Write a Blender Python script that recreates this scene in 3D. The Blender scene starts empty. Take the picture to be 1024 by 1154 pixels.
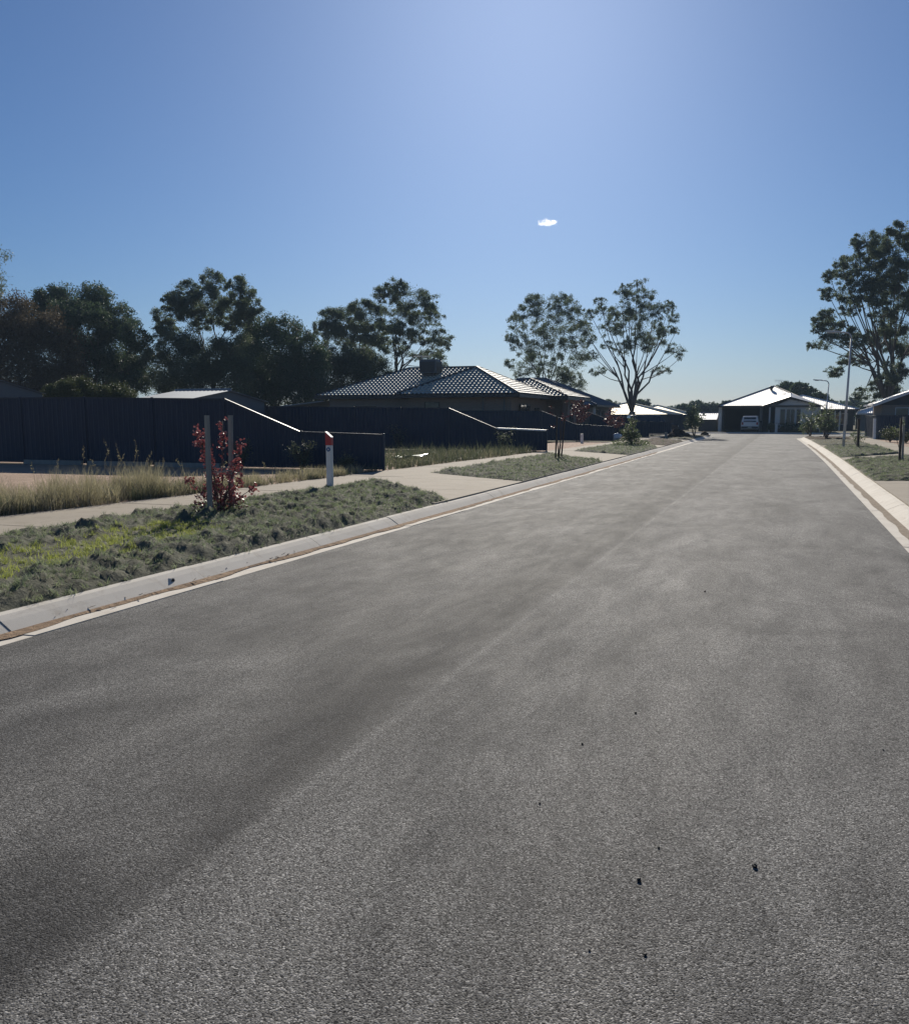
import bpy, bmesh, math, random
import numpy as np
from mathutils import Vector, noise as mnoise

random.seed(7)
RNG = np.random.default_rng(7)
scene = bpy.context.scene
COL = scene.collection

# ------------------------------------------------------------------ camera, sky, sun, exposure
FPX, PCX, PCY, EYE = 1026.0, 512.0, 625.0, 1.6          # focal length and principal point in photo pixels
PITCH = math.atan((PCY - 471.0) / FPX)
YAW = math.atan(371.0 * math.cos(PITCH) / FPX)
cam_data = bpy.data.cameras.new('camera')
cam = bpy.data.objects.new('camera', cam_data); COL.objects.link(cam)
cam.location = (0, 0, EYE)
cam.rotation_euler = (math.pi / 2 - PITCH, 0, YAW)
cam_data.sensor_fit = 'HORIZONTAL'; cam_data.sensor_width = 36.0
cam_data.lens = 36.0 * FPX / 1024.0
cam_data.shift_y = (PCY - 577.0) / 1024.0
cam_data.clip_start = 0.1; cam_data.clip_end = 6000
scene.camera = cam

SUN_AZ, SUN_EL = math.radians(-15.5), math.radians(26.0)   # azimuth from +Y towards +X
world = bpy.data.worlds.new('World'); scene.world = world; world.use_nodes = True
wn = world.node_tree; wn.nodes.clear()
w_out = wn.nodes.new('ShaderNodeOutputWorld'); w_bg = wn.nodes.new('ShaderNodeBackground')
sky = wn.nodes.new('ShaderNodeTexSky'); sky.sky_type = 'NISHITA'; sky.sun_disc = False
sky.sun_elevation = SUN_EL; sky.sun_rotation = SUN_AZ
sky.altitude = 0; sky.air_density = 1.0; sky.dust_density = 0.5; sky.ozone_density = 10.0
w_bg.inputs['Strength'].default_value = 0.05
wn.links.new(sky.outputs[0], w_bg.inputs['Color']); wn.links.new(w_bg.outputs[0], w_out.inputs['Surface'])

sd = bpy.data.lights.new('sun', 'SUN'); sun = bpy.data.objects.new('sun', sd); COL.objects.link(sun)
sd.energy = 5.0; sd.angle = math.radians(0.5); sd.color = (1.0, 0.93, 0.82)
SUN_DIR = Vector((math.sin(SUN_AZ) * math.cos(SUN_EL), math.cos(SUN_AZ) * math.cos(SUN_EL), math.sin(SUN_EL)))
sun.rotation_euler = SUN_DIR.to_track_quat('Z', 'Y').to_euler(); sun.location = (0, 0, 60)

scene.view_settings.view_transform = 'Standard'; scene.view_settings.look = 'None'
scene.view_settings.gamma = 1.0; scene.view_settings.exposure = 0.30
scene.render.engine = 'CYCLES'
scene.cycles.transparent_max_bounces = 16
scene.cycles.max_bounces = 8; scene.cycles.volume_bounces = 8

# ------------------------------------------------------------------ photo measurements -> world
def ray(px, py):
    x = (px - PCX) / FPX; y = -(py - PCY) / FPX
    fw = math.cos(PITCH) + y * math.sin(PITCH); up = -math.sin(PITCH) + y * math.cos(PITCH)
    return (x * math.cos(YAW) - fw * math.sin(YAW), x * math.sin(YAW) + fw * math.cos(YAW), up)
def on_ground(px, py, z=0.0):
    X, Y, u = ray(px, py); t = (z - EYE) / u
    return Vector((X * t, Y * t, z))
def at(px, py, Y0):
    X, Y, u = ray(px, py); t = Y0 / Y
    return Vector((X * t, Y0, EYE + u * t))
def px_size(px, Y0):
    X, Y, u = ray(px, 471); return (Y0 / Y) / FPX       # metres per pixel there

# ------------------------------------------------------------------ materials
def nodes_of(name):
    m = bpy.data.materials.new(name); m.use_nodes = True
    nt = m.node_tree; b = nt.nodes['Principled BSDF']
    return m, nt, b
def N(nt, t, **kw):
    n = nt.nodes.new(t)
    for k, v in kw.items(): setattr(n, k, v)
    return n
def set_in(n, **kw):
    for k, v in kw.items(): n.inputs[k].default_value = v
def rgb(c): return (c[0], c[1], c[2], 1.0)
def mixc(nt, fac, a, b, blend='MIX'):
    m = N(nt, 'ShaderNodeMix', data_type='RGBA', blend_type=blend)
    for s, val in ((m.inputs[0], fac), (m.inputs[6], a), (m.inputs[7], b)):
        if hasattr(val, 'links'): nt.links.new(val, s)
        elif isinstance(val, (int, float)): s.default_value = val
        else: s.default_value = rgb(val)
    return m.outputs[2]
def math_n(nt, op, a, b=None, c=None, clamp=False):
    m = N(nt, 'ShaderNodeMath', operation=op, use_clamp=clamp)
    for s, val in zip(m.inputs, (a, b, c)):
        if val is None: continue
        if hasattr(val, 'links'): nt.links.new(val, s)
        else: s.default_value = val
    return m.outputs[0]
def coords(nt, scale=(1, 1, 1), kind='Object'):
    tc = N(nt, 'ShaderNodeTexCoord'); mp = N(nt, 'ShaderNodeMapping')
    mp.inputs['Scale'].default_value = scale
    nt.links.new(tc.outputs[kind], mp.inputs[0]); return mp.outputs[0]
def noise_n(nt, vec, scale, detail=4, rough=0.55, distort=0.0):
    n = N(nt, 'ShaderNodeTexNoise'); set_in(n, Scale=scale, Detail=detail, Roughness=rough, Distortion=distort)
    nt.links.new(vec, n.inputs['Vector']); return n.outputs[0]
def ramp(nt, val, p0, p1, a=(0, 0, 0), b=(1, 1, 1)):
    r = N(nt, 'ShaderNodeValToRGB'); r.color_ramp.elements[0].position = p0; r.color_ramp.elements[1].position = p1
    r.color_ramp.elements[0].color = rgb(a); r.color_ramp.elements[1].color = rgb(b)
    nt.links.new(val, r.inputs[0]); return r.outputs[0]
def bump_n(nt, h, strength=0.4, dist=0.01, prev=None):
    b = N(nt, 'ShaderNodeBump'); set_in(b, Strength=strength, Distance=dist)
    nt.links.new(h, b.inputs['Height'])
    if prev is not None: nt.links.new(prev, b.inputs['Normal'])
    return b.outputs[0]

def surface(name, a, b=None, rough=0.6, scale=3.0, metallic=0.0, bump=0.0, bscale=40.0, bdist=0.01, stretch=(1, 1, 1), spec=0.5):
    m, nt, p = nodes_of(name)
    b = b or tuple(c * 0.75 for c in a)
    v = coords(nt, stretch)
    f = ramp(nt, noise_n(nt, v, scale, 5, 0.6), 0.3, 0.72)
    nt.links.new(mixc(nt, f, a, b), p.inputs['Base Color'])
    set_in(p, Roughness=rough, Metallic=metallic); p.inputs['Specular IOR Level'].default_value = spec
    if bump:
        nt.links.new(bump_n(nt, noise_n(nt, v, bscale, 3, 0.6), bump, bdist), p.inputs['Normal'])
    return m

def make_asphalt():
    m, nt, p = nodes_of('asphalt'); L = nt.links
    v = coords(nt); vs = coords(nt, (2.2, 0.10, 1)); sx = N(nt, 'ShaderNodeSeparateXYZ')
    L.new(v, sx.inputs[0])
    big = ramp(nt, noise_n(nt, coords(nt, (1.25, 0.55, 1)), 0.60, 9, 0.70, 0.7), 0.36, 0.64)
    streak = ramp(nt, noise_n(nt, vs, 1.3, 7, 0.68, 0.4), 0.36, 0.64)
    mid = ramp(nt, noise_n(nt, coords(nt, (1.5, 0.40, 1)), 2.6, 8, 0.72, 0.5), 0.36, 0.66)
    c = mixc(nt, big, (0.056, 0.056, 0.056), (0.215, 0.210, 0.200))
    c = mixc(nt, math_n(nt, 'MULTIPLY', streak, 0.45), c, (0.165, 0.162, 0.156))
    c = mixc(nt, math_n(nt, 'MULTIPLY', mid, 0.30), c, (0.050, 0.050, 0.050))
    # binder-rich, smoother bands: the paving joint at x = -1.9 and the lane towards the left kerb
    wob = math_n(nt, 'MULTIPLY', math_n(nt, 'SUBTRACT', noise_n(nt, v, 0.5, 3), 0.5), 0.35)
    xx = math_n(nt, 'ADD', sx.outputs[0], wob)
    def band(x0, w):
        d = math_n(nt, 'DIVIDE', math_n(nt, 'SUBTRACT', xx, x0), w)
        return math_n(nt, 'POWER', 2.718, math_n(nt, 'MULTIPLY', math_n(nt, 'MULTIPLY', d, d), -1.0))
    jb = math_n(nt, 'MULTIPLY', band(-2.32, 0.42), ramp(nt, noise_n(nt, v, 0.8, 3), 0.18, 0.52))
    c = mixc(nt, math_n(nt, 'MULTIPLY', jb, 0.72), c, (0.026, 0.026, 0.027))
    lb = math_n(nt, 'MULTIPLY', band(-4.0, 1.7), ramp(nt, noise_n(nt, v, 0.55, 4, 0.6, 0.5), 0.34, 0.58))
    c = mixc(nt, math_n(nt, 'MULTIPLY', lb, 0.75), c, (0.034, 0.034, 0.035))
    for x0, w_, k_ in ((-0.55, 0.45, 0.34), (0.75, 0.30, 0.26), (-3.1, 0.30, 0.22)):          # wheel polished, dusty lanes
        wl_ = math_n(nt, 'MULTIPLY', band(x0, w_), ramp(nt, noise_n(nt, vs, 0.8, 4, 0.6, 0.4), 0.30, 0.66))
        c = mixc(nt, math_n(nt, 'MULTIPLY', wl_, k_), c, (0.165, 0.158, 0.146))
    jd = math_n(nt, 'MULTIPLY', band(-2.06, 0.13), ramp(nt, noise_n(nt, v, 0.9, 4), 0.22, 0.55))
    c = mixc(nt, math_n(nt, 'MULTIPLY', jd, 0.75), c, (0.030, 0.030, 0.031))
    # pale line: sun on the joint's raised edge, put into the colour
    dx = math_n(nt, 'DIVIDE', math_n(nt, 'SUBTRACT', sx.outputs[0], -1.88), 0.034)
    jl = math_n(nt, 'POWER', 2.718, math_n(nt, 'MULTIPLY', math_n(nt, 'MULTIPLY', dx, dx), -1.0))
    c = mixc(nt, math_n(nt, 'MULTIPLY', math_n(nt, 'MULTIPLY', jl, ramp(nt, noise_n(nt, v, 1.1, 3), 0.28, 0.62)), 0.42), c, (0.23, 0.225, 0.215))
    # aggregate
    vo = N(nt, 'ShaderNodeTexVoronoi'); set_in(vo, Scale=170.0, Randomness=1.0); L.new(v, vo.inputs['Vector'])
    hs = N(nt, 'ShaderNodeSeparateColor'); L.new(vo.outputs['Color'], hs.inputs[0])
    stone = math_n(nt, 'POWER', hs.outputs[0], 3.2)
    gv = math_n(nt, 'MULTIPLY_ADD', stone, 1.9, 0.78); gc = N(nt, 'ShaderNodeCombineColor')
    for s_ in gc.inputs: L.new(gv, s_)
    mm = N(nt, 'ShaderNodeVectorMath', operation='MULTIPLY'); L.new(c, mm.inputs[0]); L.new(gc.outputs[0], mm.inputs[1]); c = mm.outputs[0]
    pit = ramp(nt, hs.outputs[1], 0.70, 0.86)
    c = mixc(nt, math_n(nt, 'MULTIPLY', pit, 0.85), c, (0.010, 0.010, 0.011))
    crk = ramp(nt, noise_n(nt, coords(nt, (0.55, 1.0, 1.0)), 26.0, 5, 0.75, 0.4), 0.28, 0.40, (1, 1, 1), (0, 0, 0))
    c = mixc(nt, math_n(nt, 'MULTIPLY', crk, 0.75), c, (0.012, 0.012, 0.013))
    L.new(c, p.inputs['Base Color'])
    rr = math_n(nt, 'MULTIPLY_ADD', mid, 0.08, 0.80)
    L.new(rr, p.inputs['Roughness'])
    p.inputs['Specular IOR Level'].default_value = 0.14
    h1 = math_n(nt, 'MULTIPLY', vo.outputs['Distance'], -1.0)
    vo2 = N(nt, 'ShaderNodeTexVoronoi'); set_in(vo2, Scale=42.0); L.new(v, vo2.inputs['Vector'])
    n1 = bump_n(nt, h1, 0.6, 0.005)
    n2 = bump_n(nt, noise_n(nt, v, 60.0, 4, 0.75), 0.55, 0.007, n1)
    n3 = bump_n(nt, jl, 0.35, 0.006, n2)
    n4 = bump_n(nt, noise_n(nt, v, 1.6, 3, 0.6), 0.2, 0.012, n3)
    L.new(n4, p.inputs['Normal'])
    return m

def make_concrete(name, a, b, stain, rough=0.75, joint=None):
    m, nt, p = nodes_of(name); L = nt.links
    v = coords(nt)
    c = mixc(nt, ramp(nt, noise_n(nt, v, 1.3, 5, 0.65), 0.3, 0.7), a, b)
    c = mixc(nt, math_n(nt, 'MULTIPLY', ramp(nt, noise_n(nt, v, 3.3, 6, 0.7, 0.8), 0.52, 0.72), 0.6), c, stain)
    c = mixc(nt, math_n(nt, 'MULTIPLY', ramp(nt, noise_n(nt, v, 130, 2, 0.7), 0.4, 0.7), 0.25), c, tuple(x * 0.6 for x in a))
    L.new(c, p.inputs['Base Color']); set_in(p, Roughness=min(1.0, rough + 0.15))
    p.inputs['Specular IOR Level'].default_value = 0.12
    L.new(bump_n(nt, noise_n(nt, v, 70, 4, 0.7), 0.35, 0.004), p.inputs['Normal'])
    return m

def make_soil(name, a, b, d):
    m, nt, p = nodes_of(name); L = nt.links
    v = coords(nt)
    c = mixc(nt, ramp(nt, noise_n(nt, v, 0.7, 6, 0.65), 0.32, 0.68), a, b)
    c = mixc(nt, math_n(nt, 'MULTIPLY', ramp(nt, noise_n(nt, v, 6, 5, 0.7), 0.45, 0.7), 0.7), c, d)
    L.new(c, p.inputs['Base Color']); set_in(p, Roughness=0.95); p.inputs['Specular IOR Level'].default_value = 0.1
    h = noise_n(nt, v, 9, 8, 0.7)
    L.new(bump_n(nt, h, 0.9, 0.06), p.inputs['Normal'])
    return m

def make_leaf(name, a, b, trans=0.25, rough=0.62, tint=True, nscale=0.5, spec=0.4):
    """leaf or blade: per-leaf tint attribute + slow noise, part of the light passes through"""
    m, nt, p = nodes_of(name); L = nt.links
    at_ = N(nt, 'ShaderNodeAttribute', attribute_name='tint')
    v = coords(nt)
    f = math_n(nt, 'ADD', math_n(nt, 'MULTIPLY', at_.outputs['Fac'], 0.65), math_n(nt, 'MULTIPLY', noise_n(nt, v, nscale, 3), 0.4), clamp=True)
    c = mixc(nt, f, a, b)
    L.new(c, p.inputs['Base Color']); set_in(p, Roughness=rough); p.inputs['Specular IOR Level'].default_value = spec
    tr = N(nt, 'ShaderNodeBsdfTranslucent')
    tc = mixc(nt, 0.5, c, (a[0] * 1.5, a[1] * 1.6, a[2] * 1.0))
    L.new(tc, tr.inputs['Color'])
    mx = N(nt, 'ShaderNodeMixShader'); mx.inputs[0].default_value = trans
    L.new(p.outputs[0], mx.inputs[1]); L.new(tr.outputs[0], mx.inputs[2])
    L.new(mx.outputs[0], nt.nodes['Material Output'].inputs['Surface'])
    return m

def make_brick(name, a, b, mortar):
    m, nt, p = nodes_of(name); L = nt.links
    tc = N(nt, 'ShaderNodeTexCoord'); sp = N(nt, 'ShaderNodeSeparateXYZ'); cb = N(nt, 'ShaderNodeCombineXYZ')
    L.new(tc.outputs['Object'], sp.inputs[0])
    L.new(math_n(nt, 'ADD', sp.outputs[0], sp.outputs[1]), cb.inputs[0]); L.new(sp.outputs[2], cb.inputs[1])
    br = N(nt, 'ShaderNodeTexBrick'); set_in(br, Scale=1.0)
    br.inputs['Color1'].default_value = rgb(a); br.inputs['Color2'].default_value = rgb(b); br.inputs['Mortar'].default_value = rgb(mortar)
    set_in(br, **{'Mortar Size': 0.010, 'Brick Width': 0.24, 'Row Height': 0.086})
    L.new(cb.outputs[0], br.inputs['Vector']); L.new(br.outputs['Color'], p.inputs['Base Color'])
    set_in(p, Roughness=0.85)
    return m

def make_glass(name, c=(0.02, 0.025, 0.03)):
    m, nt, p = nodes_of(name)
    p.inputs['Base Color'].default_value = rgb(c); set_in(p, Roughness=0.06); p.inputs['Specular IOR Level'].default_value = 0.7
    return m

M = {}
M['asphalt'] = make_asphalt()
M['kerb'] = make_concrete('kerb_concrete', (0.70, 0.655, 0.58), (0.60, 0.555, 0.48), (0.40, 0.34, 0.27))
M['gutter'] = make_concrete('gutter_concrete', (0.42, 0.38, 0.32), (0.36, 0.32, 0.27), (0.26, 0.19, 0.13))
M['path'] = make_concrete('path_concrete', (0.38, 0.335, 0.27), (0.32, 0.28, 0.225), (0.24, 0.20, 0.155))
M['soil'] = make_soil('lot_soil', (0.40, 0.29, 0.22), (0.50, 0.37, 0.28), (0.28, 0.20, 0.15))
M['gutter_soil'] = make_soil('gutter_soil', (0.38, 0.27, 0.18), (0.29, 0.20, 0.13), (0.14, 0.095, 0.065))
M['dark_soil'] = make_soil('mound_soil', (0.060, 0.042, 0.032), (0.085, 0.058, 0.042), (0.035, 0.026, 0.02))
M['turf'] = make_soil('turf_ground', (0.12, 0.125, 0.09), (0.17, 0.165, 0.125), (0.06, 0.06, 0.045))
M['land'] = make_soil('far_land', (0.10, 0.095, 0.055), (0.15, 0.13, 0.08), (0.07, 0.07, 0.04))
M['dead_blade'] = make_leaf('dead_grass_blade', (0.13, 0.165, 0.09), (0.43, 0.46, 0.31), 0.34, 0.7, nscale=1.4, spec=0.2)
M['green_blade'] = make_leaf('green_grass_blade', (0.26, 0.29, 0.075), (0.42, 0.43, 0.15), 0.40, 0.55, nscale=1.4, spec=0.25)
M['dry_blade'] = make_leaf('dry_grass_blade', (0.19, 0.175, 0.12), (0.50, 0.43, 0.33), 0.40, 0.6, nscale=0.8, spec=0.25)
M['weed_blade'] = make_leaf('weed_blade', (0.065, 0.082, 0.052), (0.19, 0.19, 0.135), 0.30, 0.6, nscale=0.8, spec=0.25)
M['fence'] = surface('dark_fence_steel', (0.028, 0.041, 0.066), (0.022, 0.033, 0.054), 0.5, 1.2, spec=0.3)
M['fence_cap'] = surface('fence_cap_steel', (0.032, 0.042, 0.060), (0.028, 0.036, 0.052), 0.46, 2.0, spec=0.35)
M['timber'] = surface('weathered_timber', (0.33, 0.315, 0.285), (0.22, 0.21, 0.19), 0.85, 6, bump=0.5, bscale=60, bdist=0.004, stretch=(1, 1, 0.08))
M['dark_timber'] = surface('dark_timber', (0.085, 0.065, 0.05), (0.055, 0.043, 0.034), 0.85, 6, bump=0.5, bscale=60, bdist=0.004, stretch=(1, 1, 0.08))
M['bark'] = surface('gum_bark', (0.16, 0.14, 0.12), (0.08, 0.068, 0.06), 0.85, 3, bump=0.6, bscale=18, bdist=0.03, stretch=(1, 1, 0.2))
M['twig'] = surface('sapling_bark', (0.10, 0.07, 0.055), (0.07, 0.05, 0.04), 0.8, 10)
M['gum_leaf'] = make_leaf('gum_leaf', (0.085, 0.112, 0.080), (0.190, 0.215, 0.160), 0.38, 0.62, nscale=0.35, spec=0.2)
M['dense_leaf'] = make_leaf('evergreen_leaf', (0.050, 0.074, 0.046), (0.115, 0.150, 0.090), 0.26, 0.62, nscale=0.35, spec=0.2)
M['brown_leaf'] = make_leaf('bronze_leaf', (0.078, 0.060, 0.042), (0.145, 0.108, 0.074), 0.24, 0.65, nscale=0.35, spec=0.15)
M['olive_leaf'] = make_leaf('olive_leaf', (0.082, 0.100, 0.062), (0.155, 0.175, 0.112), 0.32, 0.62, nscale=0.4, spec=0.2)
M['hedge_leaf'] = make_leaf('hedge_leaf', (0.060, 0.070, 0.030), (0.115, 0.125, 0.055), 0.2, 0.6, nscale=0.5, spec=0.2)
M['red_leaf'] = make_leaf('red_leaf', (0.17, 0.042, 0.052), (0.46, 0.17, 0.18), 0.26, 0.5, nscale=3, spec=0.35)
M['maroon_leaf'] = make_leaf('maroon_leaf', (0.095, 0.034, 0.042), (0.19, 0.075, 0.08), 0.18, 0.5, nscale=3, spec=0.35)
M['sapling_leaf'] = make_leaf('sapling_leaf', (0.095, 0.125, 0.065), (0.20, 0.215, 0.125), 0.34, 0.5, nscale=2)
M['brick'] = make_brick('brown_brick', (0.30, 0.215, 0.17), (0.25, 0.18, 0.145), (0.30, 0.25, 0.21))
M['tile'] = surface('roof_tile', (0.40, 0.41, 0.36), (0.31, 0.32, 0.28), 0.60, 2.5, spec=0.9)
M['ridge_tile'] = surface('ridge_tile', (0.055, 0.048, 0.044), (0.04, 0.036, 0.033), 0.55, 3)
M['white_roof'] = surface('pale_steel_roof', (0.86, 0.85, 0.82), (0.80, 0.79, 0.76), 0.64, 0.8, metallic=0.85, spec=0.6)
M['cream_roof'] = surface('cream_steel_roof', (0.86, 0.80, 0.66), (0.78, 0.72, 0.58), 0.64, 0.8, metallic=0.85, spec=0.6)
M['grey_roof'] = surface('grey_steel_roof', (0.30, 0.32, 0.34), (0.25, 0.27, 0.29), 0.60, 0.8, metallic=0.8, spec=0.6)
M['slate_roof'] = surface('slate_blue_steel_roof', (0.20, 0.22, 0.25), (0.16, 0.18, 0.205), 0.58, 0.8, metallic=0.6, spec=0.5)
M['shed_wall'] = surface('grey_steel_wall', (0.10, 0.115, 0.13), (0.085, 0.10, 0.115), 0.5, 1.0)
M['render'] = surface('pale_render', (0.74, 0.73, 0.71), (0.66, 0.65, 0.63), 0.8, 1.5)
M['house_dark'] = surface('dark_wall', (0.060, 0.062, 0.070), (0.048, 0.050, 0.056), 0.7, 1.5)
M['grey_wall'] = surface('grey_wall', (0.20, 0.195, 0.19), (0.16, 0.155, 0.15), 0.75, 1.5)
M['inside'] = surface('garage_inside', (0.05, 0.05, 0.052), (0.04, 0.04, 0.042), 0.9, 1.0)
M['trim'] = surface('white_trim', (0.70, 0.69, 0.67), (0.62, 0.61, 0.60), 0.5, 2.0)
M['dark_trim'] = surface('dark_trim', (0.045, 0.038, 0.035), (0.036, 0.03, 0.028), 0.5, 2.0)
M['glass'] = make_glass('window_glass')
M['galv'] = surface('galvanised_steel', (0.56, 0.57, 0.58), (0.46, 0.47, 0.48), 0.5, 5, metallic=0.25)
M['lamp_lens'] = surface('lamp_lens', (0.55, 0.56, 0.57), None, 0.25, 3)
M['white_post'] = surface('white_post_plastic', (0.74, 0.74, 0.74), (0.62, 0.61, 0.59), 0.5, 5, bump=0.1, bscale=30)
M['red_cap'] = surface('red_post_cap', (0.46, 0.035, 0.035), (0.36, 0.028, 0.03), 0.42, 8)
M['blue_disc'] = surface('blue_reflector', (0.03, 0.12, 0.30), None, 0.3, 8)
M['black'] = surface('black_rubber', (0.018, 0.018, 0.019), None, 0.7, 8)
M['white_paint'] = surface('white_car_paint', (0.75, 0.75, 0.75), (0.70, 0.70, 0.70), 0.22, 1.0, spec=0.6)
M['dark_paint'] = surface('dark_car_paint', (0.018, 0.023, 0.032), (0.015, 0.019, 0.027), 0.18, 1.0, spec=0.7)
M['car_glass'] = make_glass('car_glass', (0.012, 0.014, 0.016))
M['tail_red'] = surface('red_tail_light', (0.35, 0.02, 0.02), None, 0.25, 3)
M['head_clear'] = surface('clear_headlight', (0.6, 0.6, 0.6), None, 0.15, 3)
M['plate'] = surface('number_plate', (0.6, 0.6, 0.55), None, 0.5, 3)
M['plastic_bag'] = surface('white_plastic', (0.66, 0.67, 0.68), (0.55, 0.56, 0.57), 0.4, 5, bump=0.5, bscale=8, bdist=0.05)
M['green_sheet'] = surface('pale_green_plastic', (0.20, 0.30, 0.22), (0.12, 0.20, 0.15), 0.4, 5, bump=0.4, bscale=10, bdist=0.03)
M['stone'] = surface('black_pebble', (0.016, 0.015, 0.015), (0.010, 0.010, 0.010), 0.7, 90)
M['tie'] = surface('pale_tie_tape', (0.42, 0.40, 0.36), (0.30, 0.29, 0.26), 0.7, 20)
M['right_dirt'] = make_soil('faded_gutter_dirt', (0.30, 0.25, 0.19), (0.36, 0.30, 0.24), (0.22, 0.17, 0.12))
M['litter'] = surface('dry_leaf_litter', (0.075, 0.045, 0.028), (0.13, 0.085, 0.05), 0.8, 30)

# ------------------------------------------------------------------ mesh builder
ORG = {}
class MB:
    def __init__(s): s.v = []; s.f = []; s.mi = []
    def add(s, vs, fs, mi=0):
        o = len(s.v); s.v += [tuple(p) for p in vs]
        for f in fs: s.f.append(tuple(i + o for i in f)); s.mi.append(mi)
        return s
    def box(s, x0, x1, y0, y1, z0, z1, mi=0):
        vs = [(x0, y0, z0), (x1, y0, z0), (x1, y1, z0), (x0, y1, z0), (x0, y0, z1), (x1, y0, z1), (x1, y1, z1), (x0, y1, z1)]
        return s.add(vs, [(0, 3, 2, 1), (4, 5, 6, 7), (0, 1, 5, 4), (1, 2, 6, 5), (2, 3, 7, 6), (3, 0, 4, 7)], mi)
    def bbox(s, x0, x1, y0, y1, z0, z1, b=0.01, mi=0):
        """box with bevelled edges"""
        bm = bmesh.new(); bmesh.ops.create_cube(bm, size=1.0)
        for v in bm.verts: v.co = ((x0 + x1) / 2 + v.co.x * (x1 - x0), (y0 + y1) / 2 + v.co.y * (y1 - y0), (z0 + z1) / 2 + v.co.z * (z1 - z0))
        bmesh.ops.bevel(bm, geom=bm.edges[:], offset=b, segments=2, affect='EDGES', profile=0.5)
        return s.from_bm(bm, mi)
    def from_bm(s, bm, mi=0):
        bm.verts.index_update()
        s.add([v.co[:] for v in bm.verts], [[v.index for v in f.verts] for f in bm.faces], mi); bm.free(); return s
    def poly(s, pts, mi=0): return s.add(pts, [tuple(range(len(pts)))], mi)
    def prism(s, pts, d, mi=0):
        """polygon pts extruded by vector d"""
        n = len(pts); d = Vector(d); a = [Vector(p) for p in pts]; vs = a + [p + d for p in a]
        fs = [tuple(reversed(range(n))), tuple(range(n, 2 * n))] + [(i, (i + 1) % n, n + (i + 1) % n, n + i) for i in range(n)]
        return s.add(vs, fs, mi)
    def tube(s, pts, rad, n=6, mi=0, cap=True):
        pts = [Vector(p) for p in pts]; rs = rad if isinstance(rad, (list, tuple)) else [rad] * len(pts)
        rings = []; ref = Vector((0.3, 0.2, 1)).normalized()
        for i, p in enumerate(pts):
            d = (pts[min(i + 1, len(pts) - 1)] - pts[max(i - 1, 0)])
            if d.length < 1e-9: d = Vector((0, 0, 1))
            d.normalize()
            u = d.cross(Vector((1, 0, 0)) if abs(d.x) < 0.8 else Vector((0, 1, 0))).normalized(); w = d.cross(u)
            rings.append([p + (u * math.cos(2 * math.pi * k / n) + w * math.sin(2 * math.pi * k / n)) * rs[i] for k in range(n)])
        vs = [q for r in rings for q in r]; fs = []
        for i in range(len(pts) - 1):
            for k in range(n):
                a = i * n + k; b = i * n + (k + 1) % n; fs.append((a, b, b + n, a + n))
        if cap: fs.append(tuple(reversed(range(n)))); fs.append(tuple(range((len(pts) - 1) * n, len(pts) * n)))
        return s.add(vs, fs, mi)
    def cyl(s, c, r, z0, z1, n=16, mi=0): return s.tube([(c[0], c[1], z0), (c[0], c[1], z1)], r, n, mi)
    def blob(s, c, r, sub=2, amp=0.2, freq=1.5, mi=0, seed=0):
        bm = bmesh.new(); bmesh.ops.create_icosphere(bm, subdivisions=sub, radius=1.0)
        for v in bm.verts:
            k = 1 + amp * mnoise.noise(v.co * freq + Vector((seed * 7.1, seed * 3.3, 0)))
            v.co = Vector((c[0] + v.co.x * r[0] * k, c[1] + v.co.y * r[1] * k, c[2] + v.co.z * r[2] * k))
        return s.from_bm(bm, mi)
    def build(s, name, mats, parent=None, org=None, smooth=False):
        me = bpy.data.meshes.new(name)
        o = Vector(ORG[parent.name]) if parent is not None else Vector(org or (0, 0, 0))
        me.from_pydata([(x - o.x, y - o.y, z - o.z) for x, y, z in s.v], [], s.f)
        mats = mats if isinstance(mats, (list, tuple)) else [mats]
        for m in mats: me.materials.append(m)
        if len(mats) > 1: me.polygons.foreach_set('material_index', s.mi)
        if smooth: me.polygons.foreach_set('use_smooth', [True] * len(me.polygons))
        me.update()
        ob = bpy.data.objects.new(name, me); COL.objects.link(ob)
        if parent is not None: ob.parent = parent
        else: ob.location = o
        ORG[ob.name] = tuple(o)
        return ob

def np_obj(name, V, F, mat, parent=None, org=(0, 0, 0), tint=None, smooth=False):
    """fast mesh from arrays; tint = one value per face"""
    o = np.array(ORG[parent.name] if parent is not None else org, float)
    V = np.asarray(V, float) - o; F = np.asarray(F, np.int32)
    me = bpy.data.meshes.new(name); nf, k = F.shape
    me.vertices.add(len(V)); me.vertices.foreach_set('co', V.astype(np.float32).ravel())
    me.loops.add(nf * k); me.loops.foreach_set('vertex_index', F.ravel())
    me.polygons.add(nf); me.polygons.foreach_set('loop_start', np.arange(0, nf * k, k, dtype=np.int32))
    if smooth: me.polygons.foreach_set('use_smooth', np.ones(nf, bool))
    me.update(calc_edges=True)
    if tint is not None:
        a = me.attributes.new('tint', 'FLOAT', 'FACE'); a.data.foreach_set('value', np.asarray(tint, np.float32))
    me.materials.append(mat)
    ob = bpy.data.objects.new(name, me); COL.objects.link(ob)
    if parent is not None: ob.parent = parent
    else: ob.location = tuple(o)
    ORG[ob.name] = tuple(o)
    return ob

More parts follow.
